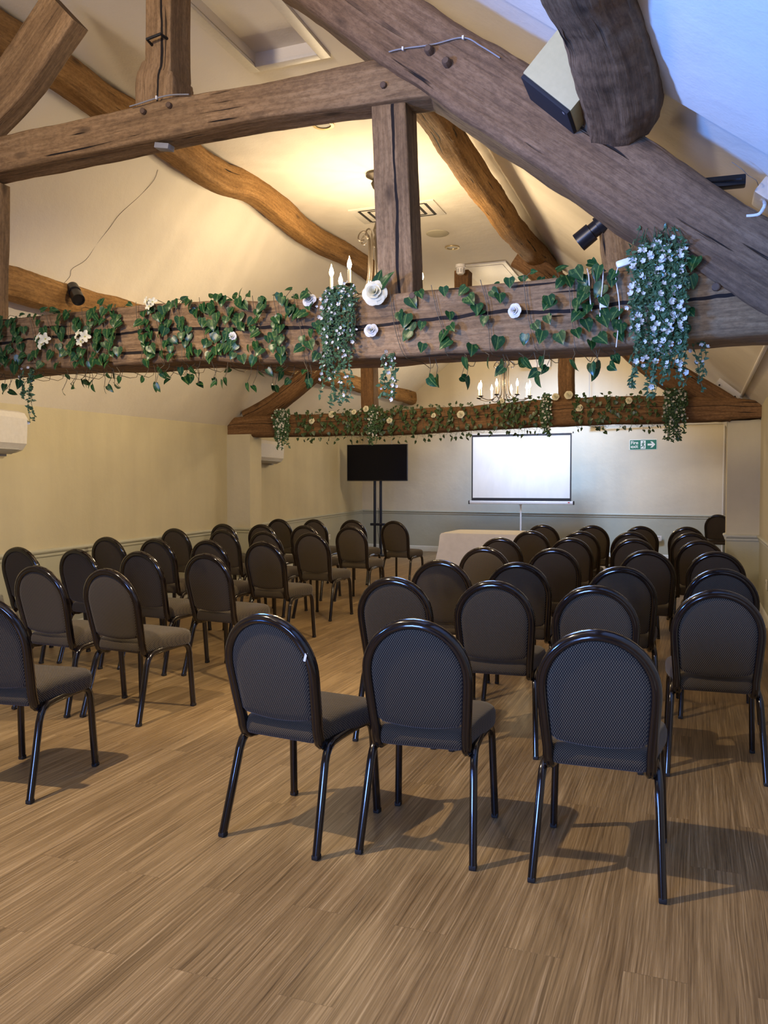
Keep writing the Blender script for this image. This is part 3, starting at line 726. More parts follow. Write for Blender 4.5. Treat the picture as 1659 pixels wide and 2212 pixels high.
ordn = ['first', 'second', 'third', 'fourth']
rown = ['front', 'second', 'third', 'fourth', 'fifth', 'sixth', 'seventh']
Lrows = [
 ([(52, 1222.5), (238, 1229)] , 'second'),
 ([(37, 1182), (163, 1186), (298, 1191), (442, 1196)], 'third'),
 ([(229, 1160), (334, 1163.5), (447, 1166.5), (567, 1169.6)], 'fourth'),
 ([(375, 1141.5), (480, 1144), (570, 1147.5), (670, 1150.3)], 'fifth'),
 ([(480, 1131.6), (563, 1132.7), (656, 1135), (756, 1137)], 'sixth'),
 ([(601, 1121.0), (677, 1121.7), (760, 1123), (850, 1125.3)], 'last'),
]
Lrows[0] = ([(76, 1222.5), (228, 1229)], 'second')
place_chair((-2.985, 3.07, 0), R(6), 'banquet chair cut off by the left edge of the photo, nearest in the left block', GL)
for pl, rn in Lrows:
    n = len(pl)
    for i, (px, py) in enumerate(pl):
        if n == 2: lab = ('left' if i == 0 else 'right') + ' banquet chair of the two in the left block second row from the camera'
        else:
            w_ = {'last': 'row nearest the television'}.get(rn, rn + ' row from the camera')
            lab = 'banquet chair, ' + ['leftmost', 'second from left', 'third from left', 'rightmost'][i] + ' in the left block ' + w_
        chair_at(px, py, R(-5 + rnd.uniform(-2, 2)), lab, GL)
c1 = chair_at(569, 1327, R(-7), 'foreground banquet chair turned right, leftmost of the three nearest chairs', GR)
chair_at(893, 1338, R(3), 'foreground banquet chair, middle of the three nearest chairs', GR)
chair_at(1290, 1362, R(1), 'foreground banquet chair, rightmost and largest of the three nearest chairs', GR)
Rrows = [
 ([(848, 1247), (1065, 1255), (1285, 1266), (1553, 1275)], 'second row from the camera'),
 ([(950, 1210), (1118, 1215), (1342, 1224.5), (1560, 1229)], 'third row from the camera'),
 ([(1045, 1182), (1195, 1185), (1397, 1189), (1548, 1192)], 'fourth row from the camera'),
 ([(1080, 1161.5), (1232, 1162), (1370, 1164), (1513, 1167.5)], 'fifth row from the camera'),
 ([(1146, 1146.5), (1254, 1147.5), (1363, 1149), (1494, 1151)], 'sixth row from the camera'),
 ([(1172, 1133), (1279, 1134.5), (1384, 1136.5), (1484, 1138)], 'row nearest the end wall'),
]
for pl, rn in Rrows:
    for i, (px, py) in enumerate(pl):
        chair_at(px, py, R(3 + rnd.uniform(-1.5, 1.5)), 'banquet chair, ' + ['leftmost', 'second from left', 'third from left', 'rightmost'][i] + ' in the right block ' + rn, GR)
# white sticker on the nearest left chair's frame
mb = MB(); p = Matrix.Rotation(0, 3, 'Z') @ Vector((0, 0, 0))
mb.box((0.182, frame_y(0.765)-0.0200, 0.765), (0.010, 0.0012, 0.035), Matrix.Rotation(R(16), 3, 'Y'))
mb.build('sticker', M['sticker'], c1)['label'] = 'small white sticker'
chair_at(1551, 1111.5, R(-2), 'brown banquet chair standing apart against the end wall, half hidden by the right pilaster', 'chairs standing apart')

# ------------------------------------------------------------------ table, screen, television
tx0, tx1, ty0, ty1, tz = -3.27, -2.20, 10.92, 11.86, 0.745
mb = MB(); mb.open = True
ring = []
def per(k):
    P = []; N = 14
    for i in range(N): P.append((tx0 + (tx1-tx0)*i/N, ty0))
    for i in range(N): P.append((tx1, ty0 + (ty1-ty0)*i/N))
    for i in range(N): P.append((tx1 - (tx1-tx0)*i/N, ty1))
    for i in range(N): P.append((tx0, ty1 - (ty1-ty0)*i/N))
    return P
base = per(0); n = len(base); cx, cy = (tx0+tx1)/2, (ty0+ty1)/2; rings = []
for lev, (z, fl) in enumerate(((tz, -0.012), (tz-0.006, 0.0), (tz-0.03, 0.006), (0.55, 0.012), (0.3, 0.03), (0.01, 0.05))):
    rg = []
    for i, (x, y) in enumerate(base):
        cor = max(0, 1 - min(abs(x-tx0), abs(x-tx1))/0.12)*max(0, 1 - min(abs(y-ty0), abs(y-ty1))/0.12)
        dx = (1 if x >= tx1-1e-6 else -1 if x <= tx0+1e-6 else 0); dy = (1 if y >= ty1-1e-6 else -1 if y <= ty0+1e-6 else 0)
        f = fl*(1 + 1.6*cor) + (0.010*math.sin(i*1.9)*(0.75-z)/0.75 if lev > 1 else 0)
        rg.append((x + dx*f, y + dy*f, z))
    rings.append(rg)
vs = [p for r_ in rings for p in r_]
fs = [(i*n + q, i*n + (q+1) % n, (i+1)*n + (q+1) % n, (i+1)*n + q) for i in range(len(rings)-1) for q in range(n)] + [tuple(range(n))]
mb.add(vs, fs)
o = mb.build('tablecloth', M['cloth'], angle=40, loc=(cx, cy, 0)); tag(o, 'white floor-length tablecloth over the table in front of the projection screen', 'tablecloth')

YS = 15.2
a_, b_ = on_y(1019, 940, YS), on_y(1234, 1083, YS)
sw, sh = b_.x - a_.x, a_.z - b_.z; sx0, sz0 = a_.x, b_.z
scr = thing('projection_screen', 'portable projection screen with black border in front of the end wall', 'projection screen', (sx0 + sw/2, YS, 0))
mb = MB(); mb.box((0, 0, sz0 + sh/2), (sw, 0.003, sh)); mb.build('border', M['border'], scr, smooth=False)
mb = MB(); mb.box((0, -0.003, sz0 + 0.055 + (sh-0.095)/2), (sw-0.05, 0.002, sh-0.095)); mb.build('screen_fabric', M['screen'], scr, smooth=False)
mb = MB(); mb.tube([(-sw/2-0.02, 0, sz0+sh+0.008), (sw/2+0.02, 0, sz0+sh+0.008)], 0.009, 10); mb.build('top_bar', M['alu'], scr)
for s_ in (-1, 1):
    mb = MB(); mb.box((s_*(sw/2+0.025), 0, sz0+sh+0.01), (0.02, 0.03, 0.03), bev=0.004); mb.build('corner_cap', M['black'], scr)
mb = MB(); mb.box((0, 0.0, sz0-0.03), (sw+0.07, 0.06, 0.062), bev=0.016); cs = mb.build('case', M['alu'], scr)
for s_ in (-1, 1):
    mb = MB(); mb.box((s_*(sw/2+0.045), 0, sz0-0.03), (0.022, 0.068, 0.072), bev=0.012); mb.build('end_cap', M['black'], cs)
mb = MB(); mb.box((sw/2-0.04, -0.0305, sz0-0.022), (0.035, 0.002, 0.018)); mb.build('badge', M['red'], cs)
mb = MB(); mb.tube([(0, 0.045, 0.42), (0, 0.045, sz0+sh)], 0.013, 10); mb.tube([(0, 0.03, sz0-0.085), (0, 0.03, sz0-0.06)], 0.025, 10); mb.tube([(0, 0.045, 0.30), (0, 0.045, sz0-0.07)], 0.016, 10); mb.build('pole', M['alu'], scr)
for a in (90, 210, 330):
    mb = MB(); mb.tube([(0.02*math.cos(R(a)), 0.045+0.02*math.sin(R(a)), 0.42), (0.32*math.cos(R(a)), 0.045+0.32*math.sin(R(a)), 0.012)], 0.011, 8); mb.build('leg', M['alu'], scr)

YT = 15.2
a_, b_ = on_y(751, 961, YT), on_y(879, 1039, YT); cxt = (a_.x+b_.x)/2; tw, th_ = b_.x-a_.x, a_.z-b_.z; tzc = (a_.z+b_.z)/2
tv = thing('television', 'switched-off flat television on the tall stand in the far left corner', 'television', (cxt, YT, b_.z), R(3))
mb = MB(); mb.box((0, 0.02, th_/2), (tw, 0.05, th_), bev=0.006); mb.box((0, 0.055, th_*0.42), (tw*0.55, 0.05, th_*0.55), bev=0.01); mb.build('casing', M['bezel'], tv)
mb = MB(); mb.box((0, -0.0062, th_/2+0.004), (tw-0.024, 0.002, th_-0.034)); mb.build('display', M['tv'], tv, smooth=False)
stn_ = thing('television_stand', 'twin-pole black television stand in the far left corner', 'stand', (cxt, YT+0.10, 0), R(3))
for x in (-0.062, 0.062):
    mb = MB(); mb.tube([(x-0.02, 0, 0.02), (x-0.02, 0, b_.z+0.30)], 0.028, 14); mb.build('pole', M['pole'], stn_)
mb = MB(); mb.box((-0.02, 0, 0.62), (0.30, 0.07, 0.05), bev=0.008); mb.tube([(0.02, -0.045, 0.62), (0.09, -0.045, 0.62)], 0.022, 10); mb.build('clamp', M['pole'], stn_)
mb = MB(); mb.box((-0.02, 0, 0.012), (0.75, 0.45, 0.024), bev=0.006); mb.build('base_plate', M['pole'], stn_)
mb = MB(); mb.tube(catmull([(0.0, -0.035, 0.95), (0.01, -0.05, 0.75), (-0.005, -0.05, 0.55), (0.02, -0.04, 0.30), (0.03, -0.03, 0.05)], 18), 0.005, 6); mb.build('cable', M['black'], stn_)

# ------------------------------------------------------------------ air conditioners
def ac_unit(x, y, z, length, ang, label):
    t = thing('air_conditioner', label, 'air conditioner', (x, y, z), ang); t.scale = (1.15, 1.15, 1.15)
    # profile in (depth, z), swept along local y; wall behind at depth 0
    P = [(0, 0.29), (0.14, 0.29), (0.19, 0.275), (0.215, 0.235), (0.205, 0.06), (0.17, 0.015), (0.11, -0.005), (0, -0.005)]
    mb = MB(); k = len(P); vs = [(a, -length/2, b) for a, b in P] + [(a, length/2, b) for a, b in P]
    mb.add(vs, [(i, (i+1) % k, k+(i+1) % k, k+i) for i in range(k)] + [tuple(reversed(range(k))), tuple(range(k, 2*k))]); mb.build('body', M['white_pl'], t, angle=30)
    mb = MB(); mb.box((0.155, 0, 0.004), (0.075, length*0.86, 0.008), Matrix.Rotation(R(-25), 3, 'Y'), bev=0.002); mb.build('louvre', M['grey_pl'], t)
    mb = MB(); mb.box((0.05, length/2-0.08, -0.015), (0.05, 0.07, 0.03), bev=0.004); mb.build('pipe_cover', M['grey_pl'], t)
    return t
p = on_x(45, 940, lw(5.5)+0.25); ang = math.atan(0.127)
pz_ = on_x(40, 977, lw(5.5)+0.25)
ac_unit(lw(pz_.y-0.48)+0.012, pz_.y-0.48, pz_.z, 0.84, ang, 'white wall air conditioner cut off by the left edge of the photo')
pz_ = on_x(610, 1000, lw(11.9)+0.25)
ac_unit(lw(pz_.y-0.48)+0.012, pz_.y-0.48, pz_.z, 0.84, ang, 'white wall air conditioner just beyond the left pilaster')

# ------------------------------------------------------------------ fire exit sign
a_ = on_y(1360, 950.5, yb(-0.3)); xs0 = a_.x; b_ = on_y(1418, 970, yb(-0.3))
sgw, sgh = b_.x-a_.x, a_.z-b_.z
sg = thing('fire_exit_sign', 'green and white fire exit sign with arrow on the end wall', 'sign', ((a_.x+b_.x)/2, yb((a_.x+b_.x)/2)-0.004, (a_.z+b_.z)/2), math.atan((Y1R-Y1L)/(XR+6.85)))
mb = MB(); mb.box((0, 0, 0), (sgw+0.02, 0.004, sgh+0.02)); mb.build('backing', M['sign_white'], sg, smooth=False)
mb = MB(); mb.box((0, -0.003, 0), (sgw, 0.003, sgh)); mb.build('green_panel', M['green'], sg, smooth=False)
def text(body, size, loc, parent, mat, name='lettering'):
    cu = bpy.data.curves.new('t', 'FONT'); cu.body = body; cu.size = size; cu.extrude = 0.0012; cu.offset = 0.0016*size/0.1; cu.align_x = 'LEFT'; cu.space_line = 0.8
    to = bpy.data.objects.new('t', cu); COL.objects.link(to)
    dg = bpy.context.evaluated_depsgraph_get(); me = bpy.data.meshes.new_from_object(to.evaluated_get(dg))
    bpy.data.objects.remove(to); me.materials.clear(); me.materials.append(mat); me.name = name
    o = bpy.data.objects.new(name, me); COL.objects.link(o); o.parent = parent; o.location = loc; o.rotation_euler = (PI/2, 0, 0); return o
text('Fire\nexit', sgh*0.50, (-sgw*0.47, -0.0052, sgh*0.06), sg, M['sign_white'])
mb = MB(); mb.box((0, -0.005, 0), (sgw*0.19, 0.002, sgh*0.86)); mb.build('door_panel', M['sign_white'], sg, smooth=False)
mb = MB(); h = sgh
def limb(pts, r_): mb.tube([(x*h, -0.0065, z*h) for x, z in pts], r_*h, 6)
mb.lathe([(0, 0), (0.07*h, 0), (0.07*h, 0.001), (0, 0.001)], 12, (0.04*h, -0.0062, 0.29*h), Matrix.Rotation(R(90), 3, 'X'))
for pts_, rr in (([(0.0, 0.18), (-0.02, -0.02)], .065), ([(0.0, 0.17), (0.12, 0.10), (0.17, 0.18)], .028), ([(0.0, 0.17), (-0.12, 0.13), (-0.15, 0.02)], .028), ([(-0.02, -0.02), (0.10, -0.12), (0.09, -0.34)], .04), ([(-0.02, -0.02), (-0.10, -0.18), (-0.24, -0.22)], .04)):
    limb(pts_, rr)
mb.build('running_figure', M['green'], sg)
mb = MB(); h2 = sgh
ar = [(0.17, 0.10), (0.31, 0.10), (0.24, 0.30), (0.33, 0.30), (0.46, 0.0), (0.33, -0.30), (0.24, -0.30), (0.31, -0.10), (0.17, -0.10)]
ar = [(0.17*sgw, 0.10*h2), (0.34*sgw, 0.10*h2), (0.27*sgw, 0.32*h2), (0.345*sgw, 0.32*h2), (0.455*sgw, 0), (0.345*sgw, -0.32*h2), (0.27*sgw, -0.32*h2), (0.34*sgw, -0.10*h2), (0.17*sgw, -0.10*h2)]
mb.prism(ar, -0.0058, -0.0048); mb.build('arrow', M['sign_white'], sg, smooth=False)

# ------------------------------------------------------------------ services on the end wall and slopes
YW = yb(-0.3)
p0, p1 = on_y(1268, 919, yb(-1.0)-0.02), on_y(1562, 914, yb(0.5)-0.02)
mb = MB(); mb.tube([p0, p1], 0.014, 8); mb.tube([p1, p1 + Vector((0.02, 0, -0.01)), p1 + Vector((0.025, 0, -0.05)), (p1.x+0.01, p1.y, 0.0)], 0.016, 8)
tag(mb.build('heating_pipe', M['white_paint']), 'white pipe along the end wall turning down by the right pilaster', 'pipe')
p = on_y(1285, 912, yb(-1.0)-0.02); mb = MB(); mb.box(p, (0.27, 0.035, 0.12), bev=0.005)
tag(mb.build('junction_box', M['white_paint']), 'flat white box on the end wall above the screen corner', 'junction box')
p0, p1 = on_y(1273, 760, yb(-1.0)-0.008), on_y(1273, 908, yb(-1.0)-0.008); mb = MB(); mb.tube([p0, p1], 0.006, 6)
tag(mb.build('wall_cable', M['grey_pl']), 'thin vertical cable on the gable behind the far right post', 'cable')
p = on_y(1157, 778, yb(-1.8)-0.012); mb = MB(); mb.box(p, (0.58, 0.02, 0.27), Matrix.Rotation(R(2), 3, 'Y'), bev=0.005)
tag(mb.build('access_panel', M['white_paint']), 'pale access panel on the gable behind the far chandelier', 'panel')
def socket(px, py, y, label, rot=0.0, x=None):
    p = on_y(px, py, y) if x is None else on_x(px, py, x)
    t = thing('wall_socket', label, 'socket', p, rot); mb = MB(); mb.box((0, 0, 0), (0.10, 0.012, 0.10), bev=0.004); mb.build('plate', M['white_pl'], t)
    mb = MB(); mb.box((0, -0.008, 0.02), (0.03, 0.006, 0.018), bev=0.002); mb.build('switch', M['grey_pl'], t)
socket(1423, 1163, yb(-0.2)-0.008, 'white socket on the end wall behind the right block of chairs', 0)
socket(711, 1160, 0, 'white socket low on the left wall near the television', R(90), x=lw(14.3)+0.008)
socket(1656, 1263, 0, 'white socket low on the right wall', R(-90), x=XR-0.008)
# pipe and box on the right slope
def slope_r(y, x): return FLAT + (rz_(y)-FLAT)*(x-FR)/(XR-FR)
def on_slope_r(px, py, off=0.03):
    r_ = ray(px, py); t = 1.0
    lo, hi = 0.5, 14.0
    for _ in range(50):
        m_ = (lo+hi)/2; q = CAM_POS + r_*m_
        if q.z > slope_r(q.y, q.x) - off: hi = m_
        else: lo = m_
    return CAM_POS + r_*lo
p0, p1 = on_slope_r(1700, 655), on_slope_r(1600, 858)
mb = MB(); mb.tube([p0, (p0+p1)/2, p1], 0.018, 10); mb.tube([p1 + (p0-p1).normalized()*0.04, p1 + (p0-p1).normalized()*0.09], 0.026, 10)
tag(mb.build('conduit_pipe', M['white_paint']), 'white diagonal conduit on the right slope below the tie beam', 'pipe')
p = on_slope_r(1572, 845, 0.06); mb = MB(); mb.box((0, 0, 0), (0.32, 0.36, 0.12), bev=0.012)
o = mb.build('junction_box', M['white_paint']); o.location = p; o.rotation_euler = (0, R(40), 0)
for q_ in ((-0.11, -0.181, -0.02), (0.11, -0.181, -0.02)):
    mb = MB(); mb.tube([Vector(q_), Vector(q_) + Vector((0, -0.008, 0))], 0.011, 8); mb.build('bolt', M['iron'], o)
tag(o, 'square white box with two bolts by the right end of the far tie beam', 'junction box')
p = on_slope_r(1662, 425, 0.05); mb = MB(); mb.box((0, 0, 0), (0.12, 0.20, 0.09), bev=0.014)
em = thing('alarm_unit', 'white wall unit at the right edge with its flex', 'alarm', p); em.rotation_euler = (0, R(38), 0); mb.build('housing', M['white_pl'], em)
e0, e1, e2, e3 = Vector((-0.03, 0.02, -0.03)), None, None, None
em_m = Matrix.Translation(p) @ Matrix.Rotation(R(38), 4, 'Y')
inv = em_m.inverted(); w1, w2, w3 = [inv @ on_y(x, y, 3.88) for x, y in ((1652, 440), (1640, 462), (1612, 467))]
mb = MB(); mb.tube(catmull([tuple(Vector((-0.03, 0.03, -0.02))), tuple(w1), tuple(w2), tuple(w3)], 16), 0.007, 8); mb.build('flex', M['wire'], em)

# ------------------------------------------------------------------ loudspeaker on the rafter
e1 = (on_y(1230, 237, 3.75) - on_y(1129, 157, 3.75)); L1_ = e1.length; e1.normalize()
e2 = Vector((-e1.z, 0, e1.x)); 
if e2.z < 0: e2 = -e2
e3 = Vector((0, 1, 0)); fc = on_y(1129, 157, 3.66)
rot = Matrix((e1, e3, e2)).transposed()
ls = thing('loudspeaker', 'cream loudspeaker box wedged between the right rafter and purlin', 'loudspeaker', fc); ls.rotation_euler = rot.to_euler()
mb = MB(); mb.box((L1_/2, 0.115, 0.165), (L1_, 0.23, 0.33), bev=0.006); mb.build('cabinet', M['cream_box'], ls)
mb = MB(); mb.box((L1_/2, 0.115, -0.009), (L1_-0.007, 0.224, 0.02), bev=0.006); gr_ = mb.build('grille', M['grille'], ls)
mb = MB(); mb.box((L1_-0.03, 0.03, -0.018), (0.012, 0.02, 0.002)); mb.build('badge', M['alu'], gr_)

# ------------------------------------------------------------------ spotlights on the timbers
def spot_can(px, py, y, direction, label, base_dir):
    p = on_y(px, py, y); d = Vector(direction).normalized(); t = thing('spotlight', label, 'spotlight', p); t.scale = (1.2, 1.2, 1.2)
    m_ = d.to_track_quat('Z', 'Y').to_matrix(); bd = Vector(base_dir)
    mb = MB(); mb.lathe([(0, -0.085), (0.040, -0.085), (0.042, -0.02), (0.034, -0.018), (0.034, 0.012), (0.042, 0.014), (0.043, 0.085), (0.037, 0.085), (0.036, 0.07), (0, 0.07)], 20, (0, 0, 0), m_); mb.build('can', M['black'], t)
    mb = MB(); mb.tube([bd*0.15, bd*0.08, (0, 0, 0)], 0.012, 8); mb.lathe([(0, 0), (0.045, 0), (0.045, 0.02), (0, 0.02)], 16, bd*0.15, (-bd).to_track_quat('Z', 'Y').to_matrix()); mb.build('bracket', M['black'], t)
    return t, p, d
spot_can(1284, 496, 4.5, (-0.80, 0.12, -0.55), 'black can spotlight beside the brace on the right rafter', (0.8, 0.1, 0.5))
spot_can(163, 634, 5.4, (0.55, -0.35, -0.55), 'black can spotlight on the low purlin at left', (-0.85, 0.1, -0.25))

# ------------------------------------------------------------------ ceiling fittings
def downlight(px, py, r_, label, z=FLAT):
    p = on_z(px, py, z); t = thing('downlight', label, 'downlight', p)
    mb = MB(); mb.lathe([(r_*0.72, 0.012), (r_*0.72, -0.012), (r_, -0.012), (r_*1.02, 0.0), (r_*1.02, 0.012)], 28); mb.build('bezel', M['brass'], t)
    mb = MB(); mb.lathe([(0, -0.002), (r_*0.70, -0.004), (r_*0.72, 0.01), (0, 0.01)], 24); mb.build('lens', M['lens'], t)
downlight(698, 268, 0.09, 'round brass downlight just under the collar beam')
downlight(977, 534, 0.092, 'small round downlight beyond the beige disc')
p = on_z(945, 504, FLAT); mb = MB(); mb.lathe([(0, -0.012), (0.125, -0.012), (0.134, -0.006), (0.134, 0.01), (0, 0.01)], 32)
o = mb.build('ceiling_speaker', M['disc'], loc=None); o.location = p; tag(o, 'flat beige round ceiling speaker right of the queen post', 'speaker')
pA, pB, pC, pD = on_z(747, 452, FLAT), on_z(938, 432, FLAT), on_z(965, 463, FLAT), on_z(788, 481, FLAT)
vc = (pA+pB+pC+pD)/4; vw = (pB.x+pC.x-pA.x-pD.x)/2; vd = abs(pC.y+pD.y-pA.y-pB.y)/2
vt = thing('ceiling_vent', 'square louvred ceiling vent behind the queen post', 'vent', (vc.x, vc.y, FLAT))
mb = MB(); mb.box((0, 0, -0.006), (vw, vd, 0.014), bev=0.004); mb.build('plate', M['white_paint'], vt)
for k_ in range(4):
    f = 0.78 - 0.19*k_; mb = MB()
    w_, d_ = vw*f/2, vd*f/2; tk = 0.020
    for c_, s_ in (((0, -d_, -0.0135), (2*w_, tk*1.2, 0.003)), ((0, d_, -0.0135), (2*w_, tk*1.2, 0.003)), ((-w_, 0, -0.0135), (tk*1.6, 2*d_, 0.003)), ((w_, 0, -0.0135), (tk*1.6, 2*d_, 0.003))): mb.box(c_, s_)
    mb.build('slot', M['slot'], vt, smooth=False)
p = on_y(995, 583, T2-0.30); hd = thing('heat_detector', 'white ribbed heat detector on the far king post head', 'detector', p); hd.scale = (1.25, 1.25, 1.25)
mb = MB(); mb.lathe([(0, 0.05), (0.05, 0.05), (0.052, 0.02), (0.042, 0.016), (0.040, -0.03), (0.03, -0.045), (0, -0.045)], 20); mb.build('body', M['white_pl'], hd)
for k_ in range(10):
    a = 2*PI*k_/10; mb = MB(); mb.box((0.041*math.cos(a), 0.041*math.sin(a), -0.012), (0.006, 0.012, 0.036), Matrix.Rotation(a, 3, 'Z')); mb.build('rib', M['grey_pl'], hd)
pA, pC = on_z(1020, 577, FLAT), on_z(1105, 600, FLAT)
mb = MB(); c_ = (pA+pC)/2; mb.box((c_.x, c_.y, FLAT-0.012), (0.62, 1.1, 0.02), bev=0.004); mb.box((c_.x, c_.y, FLAT-0.024), (0.50, 0.95, 0.01), bev=0.003)
tag(mb.build('loft_hatch', M['white_paint']), 'flat white hatch in the ceiling behind the heat detector', 'hatch')

# ------------------------------------------------------------------ chandeliers
SCH = 1.25
def chandelier(x, y, zb, label, phase, power):
    t = thing('chandelier', label, 'chandelier', (x, y, zb), phase); t.scale = (SCH, SCH, SCH)
    N = 8; rad = 0.35; br_ = M['bronze']
    mb = MB(); top = (FLAT - zb)/SCH
    mb.lathe([(0, top), (0.085, top), (0.085, top-0.02), (0.03, top-0.05), (0.045, top-0.075), (0.03, top-0.11), (0.012, top-0.13), (0, top-0.13)], 18); mb.build('canopy', br_, t)
    mb = MB(); L = top-0.13-0.40; nl = max(3, int(L/0.035))
    for i in range(nl):
        zc = 0.40 + L*(i+0.5)/nl; pts = []
        for q in range(12):
            a = 2*PI*q/12; u, w_ = 0.010*math.cos(a), (L/nl*0.62)*math.sin(a)
            pts.append((u if i % 2 else 0, 0 if i % 2 else u, zc + w_))
        mb.tube(pts, 0.003, 5, closed=True)
    mb.build('chain', br_, t)
    mb = MB(); mb.lathe([(0, 0.40), (0.012, 0.40), (0.02, 0.37), (0.03, 0.34), (0.016, 0.30), (0.012, 0.26), (0.010, 0.0), (0.014, -0.14), (0.03, -0.165), (0.018, -0.20), (0.008, -0.23), (0, -0.24)], 14); mb.build('column', br_, t)
    for i in range(N):
        a = 2*PI*(i+0.5)/N; ca, sa = math.cos(a), math.sin(a); mb = MB()
        def P(r_, z): return (r_*ca, r_*sa, z)
        # upright rod with a scroll at the head, flowing out into the arm
        rod = [P(0.12 + 0.025*math.cos(R(q)), 0.275 + 0.025*math.sin(R(q))) for q in (-150, -90, -30, 30)]
        rod += [P(0.125, 0.315), P(0.095, 0.325), P(0.07, 0.30), P(0.062, 0.24), P(0.062, 0.10), P(0.066, 0.0), P(0.09, -0.10), P(0.16, -0.165), P(0.24, -0.185), P(0.31, -0.17), P(rad, -0.15)]
        mb.tube(catmull(rod, 46), 0.006, 6)
        mb.build('arm', br_, t)
        if i % 2 == 0:
            mb = MB(); sc = [P(0.085 + 0.02*math.cos(R(q)), -0.13 + 0.02*math.sin(R(q))) for q in range(0, 330, 40)]
            mb.tube(sc, 0.004, 5); mb.build('scroll', br_, t)
        mb = MB(); mb.lathe([(0, -0.155), (0.012, -0.155), (0.032, -0.145), (0.036, -0.138), (0.034, -0.136), (0, -0.14)], 14, P(rad, 0)); mb.build('drip_pan', br_, t)
        mb = MB(); mb.lathe([(0, -0.14), (0.0125, -0.14), (0.0125, -0.035), (0.009, -0.03), (0, -0.03)], 12, P(rad, 0)); mb.build('candle', M['candle'], t)
        mb = MB(); mb.lathe([(0, -0.03), (0.008, -0.03), (0.0165, -0.008), (0.0175, 0.006), (0.013, 0.026), (0.006, 0.044), (0.002, 0.062), (0, 0.068)], 12, P(rad, 0)); bl = mb.build('bulb', M['bulb'], t)
        bl.visible_shadow = True
        ll = lamp('candle_glow', 'POINT', (0, 0, 0), power, WARM, shadow_soft_size=0.02); ll.parent = t; ll.location = P(rad, 0.035)
        ll.location = (ll.location.x*1.0, ll.location.y*1.0, 0.09)
    return t
pc1 = on_y(814, 600, 7.44); chandelier(pc1.x, 7.44, 3.42, 'nearer bronze candle chandelier half hidden behind the queen post', 0.15, 11.5)
pc2 = on_y(1089, 835, 13.7); chandelier(pc2.x, 13.7, pc2.z, 'farther bronze candle chandelier above the far tie beam', 0.33, 10.5)

# ------------------------------------------------------------------ wire over the collar and rafter
mb = MB(); mb.tube(catmull([tuple(on_y(x, y, TF-0.045)) for x, y in ((840, 112), (870, 105), (935, 96), (1000, 81), (1040, 100), (1080, 125))], 26), 0.0035, 6)
wr = mb.build('cable', M['greywire']); tag(wr, 'grey cable clipped across the head of the right rafter', 'cable')
for px, py in ((870, 105), (1000, 81)):
    mb = MB(); mb.box(on_y(px, py, TF-0.05), (0.008, 0.01, 0.016)); mb.build('clip', M['white_pl'], wr)
mb = MB(); mb.tube(catmull([tuple(on_y(x, y, TF+0.0)) for x, y in ((280, 230), (300, 224), (338, 212), (370, 205), (408, 204))], 16), 0.004, 6)
wr = mb.build('cable', M['greywire']); tag(wr, 'grey cable running round the foot of the king post', 'cable')
mb = MB(); mb.box(on_y(338, 211, TF-0.008), (0.008, 0.01, 0.018)); mb.build('clip', M['white_pl'], wr)
p = on_y(355, 318, TF+0.08); mb = MB(); mb.box(p, (0.095, 0.06, 0.03), Matrix.Rotation(R(12), 3, 'Y'), bev=0.003)
tag(mb.build('cable_clamp', M['greywire']), 'small grey clamp under the collar beam', 'clamp')

# ------------------------------------------------------------------ ivy, blossom, roses
def leaf_verts(L, W, fold=0.25, tip=0.3):
    """heart leaf lying in local XY, base at origin, tip at +Y"""
    prof_ = [(0.0, 0.0), (0.33, -0.10), (0.50, 0.08), (0.52, 0.28), (0.42, 0.52), (0.22, 0.78), (0.0, 1.0)]
    vs = []; g = []
    mid = [0.0, 0.0, 0.10, 0.28, 0.52, 0.78, 1.0]
    for (x, y), my in zip(prof_, mid):
        cz = -tip*L*max(0, my-0.5)**2*1.6
        vs += [(x*W, y*L, abs(x)*W*fold + cz - 0.15*abs(x)**2*W), (0, my*L, cz), (-x*W, y*L, abs(x)*W*fold + cz - 0.15*abs(x)**2*W)]
        g += [(x, y), (0, my), (-x, y)]
    fs = []
    for i in range(6):
        a = i*3; fs += [(a, a+1, a+4, a+3), (a+1, a+2, a+5, a+4)]
    return vs, fs, g
def put_leaf(mb, pos, facing, down, L, W, rn, fold=0.25):
    """facing: leaf normal; down: direction base->tip"""
    vs, fs, g = leaf_verts(L, W, fold); N = Vector(facing).normalized(); D = Vector(down); D = (D - N*D.dot(N)).normalized(); X = D.cross(N)
    idr = rn.random()*10
    mb.add([Vector(pos) + X*v[0] + D*v[1] + N*v[2] for v in vs], fs, [(idr, a, b) for a, b in g])
def beam_section(stations):
    """interpolators of a beam: x -> centre y, z, half width, half height"""
    S = catmull([(*p, w, h) for p, w, h in stations], 200)
    def f(x):
        b = min(S, key=lambda s: abs(s[0]-x)); return b[1], b[2], b[3]/2, b[4]/2
    return f
st1 = stn([(-330, 712, 832), (0, 690, 803), (240, 664, 792), (420, 650, 778), (560, 645, 782), (830, 632, 770), (1100, 606, 757), (1400, 574, 742), (1659, 547, 724), (1800, 533, 716)], TF, 0.33)
bs1 = beam_section(st1)
st2 = stn([(486, 903, 944), (560, 897, 943), (700, 893, 940), (850, 885, 938), (1000, 877, 930), (1200, 862, 920), (1400, 854, 912), (1560, 857, 908), (1650, 866, 902)], TF2, 0.30)
bs2 = beam_section(st2)
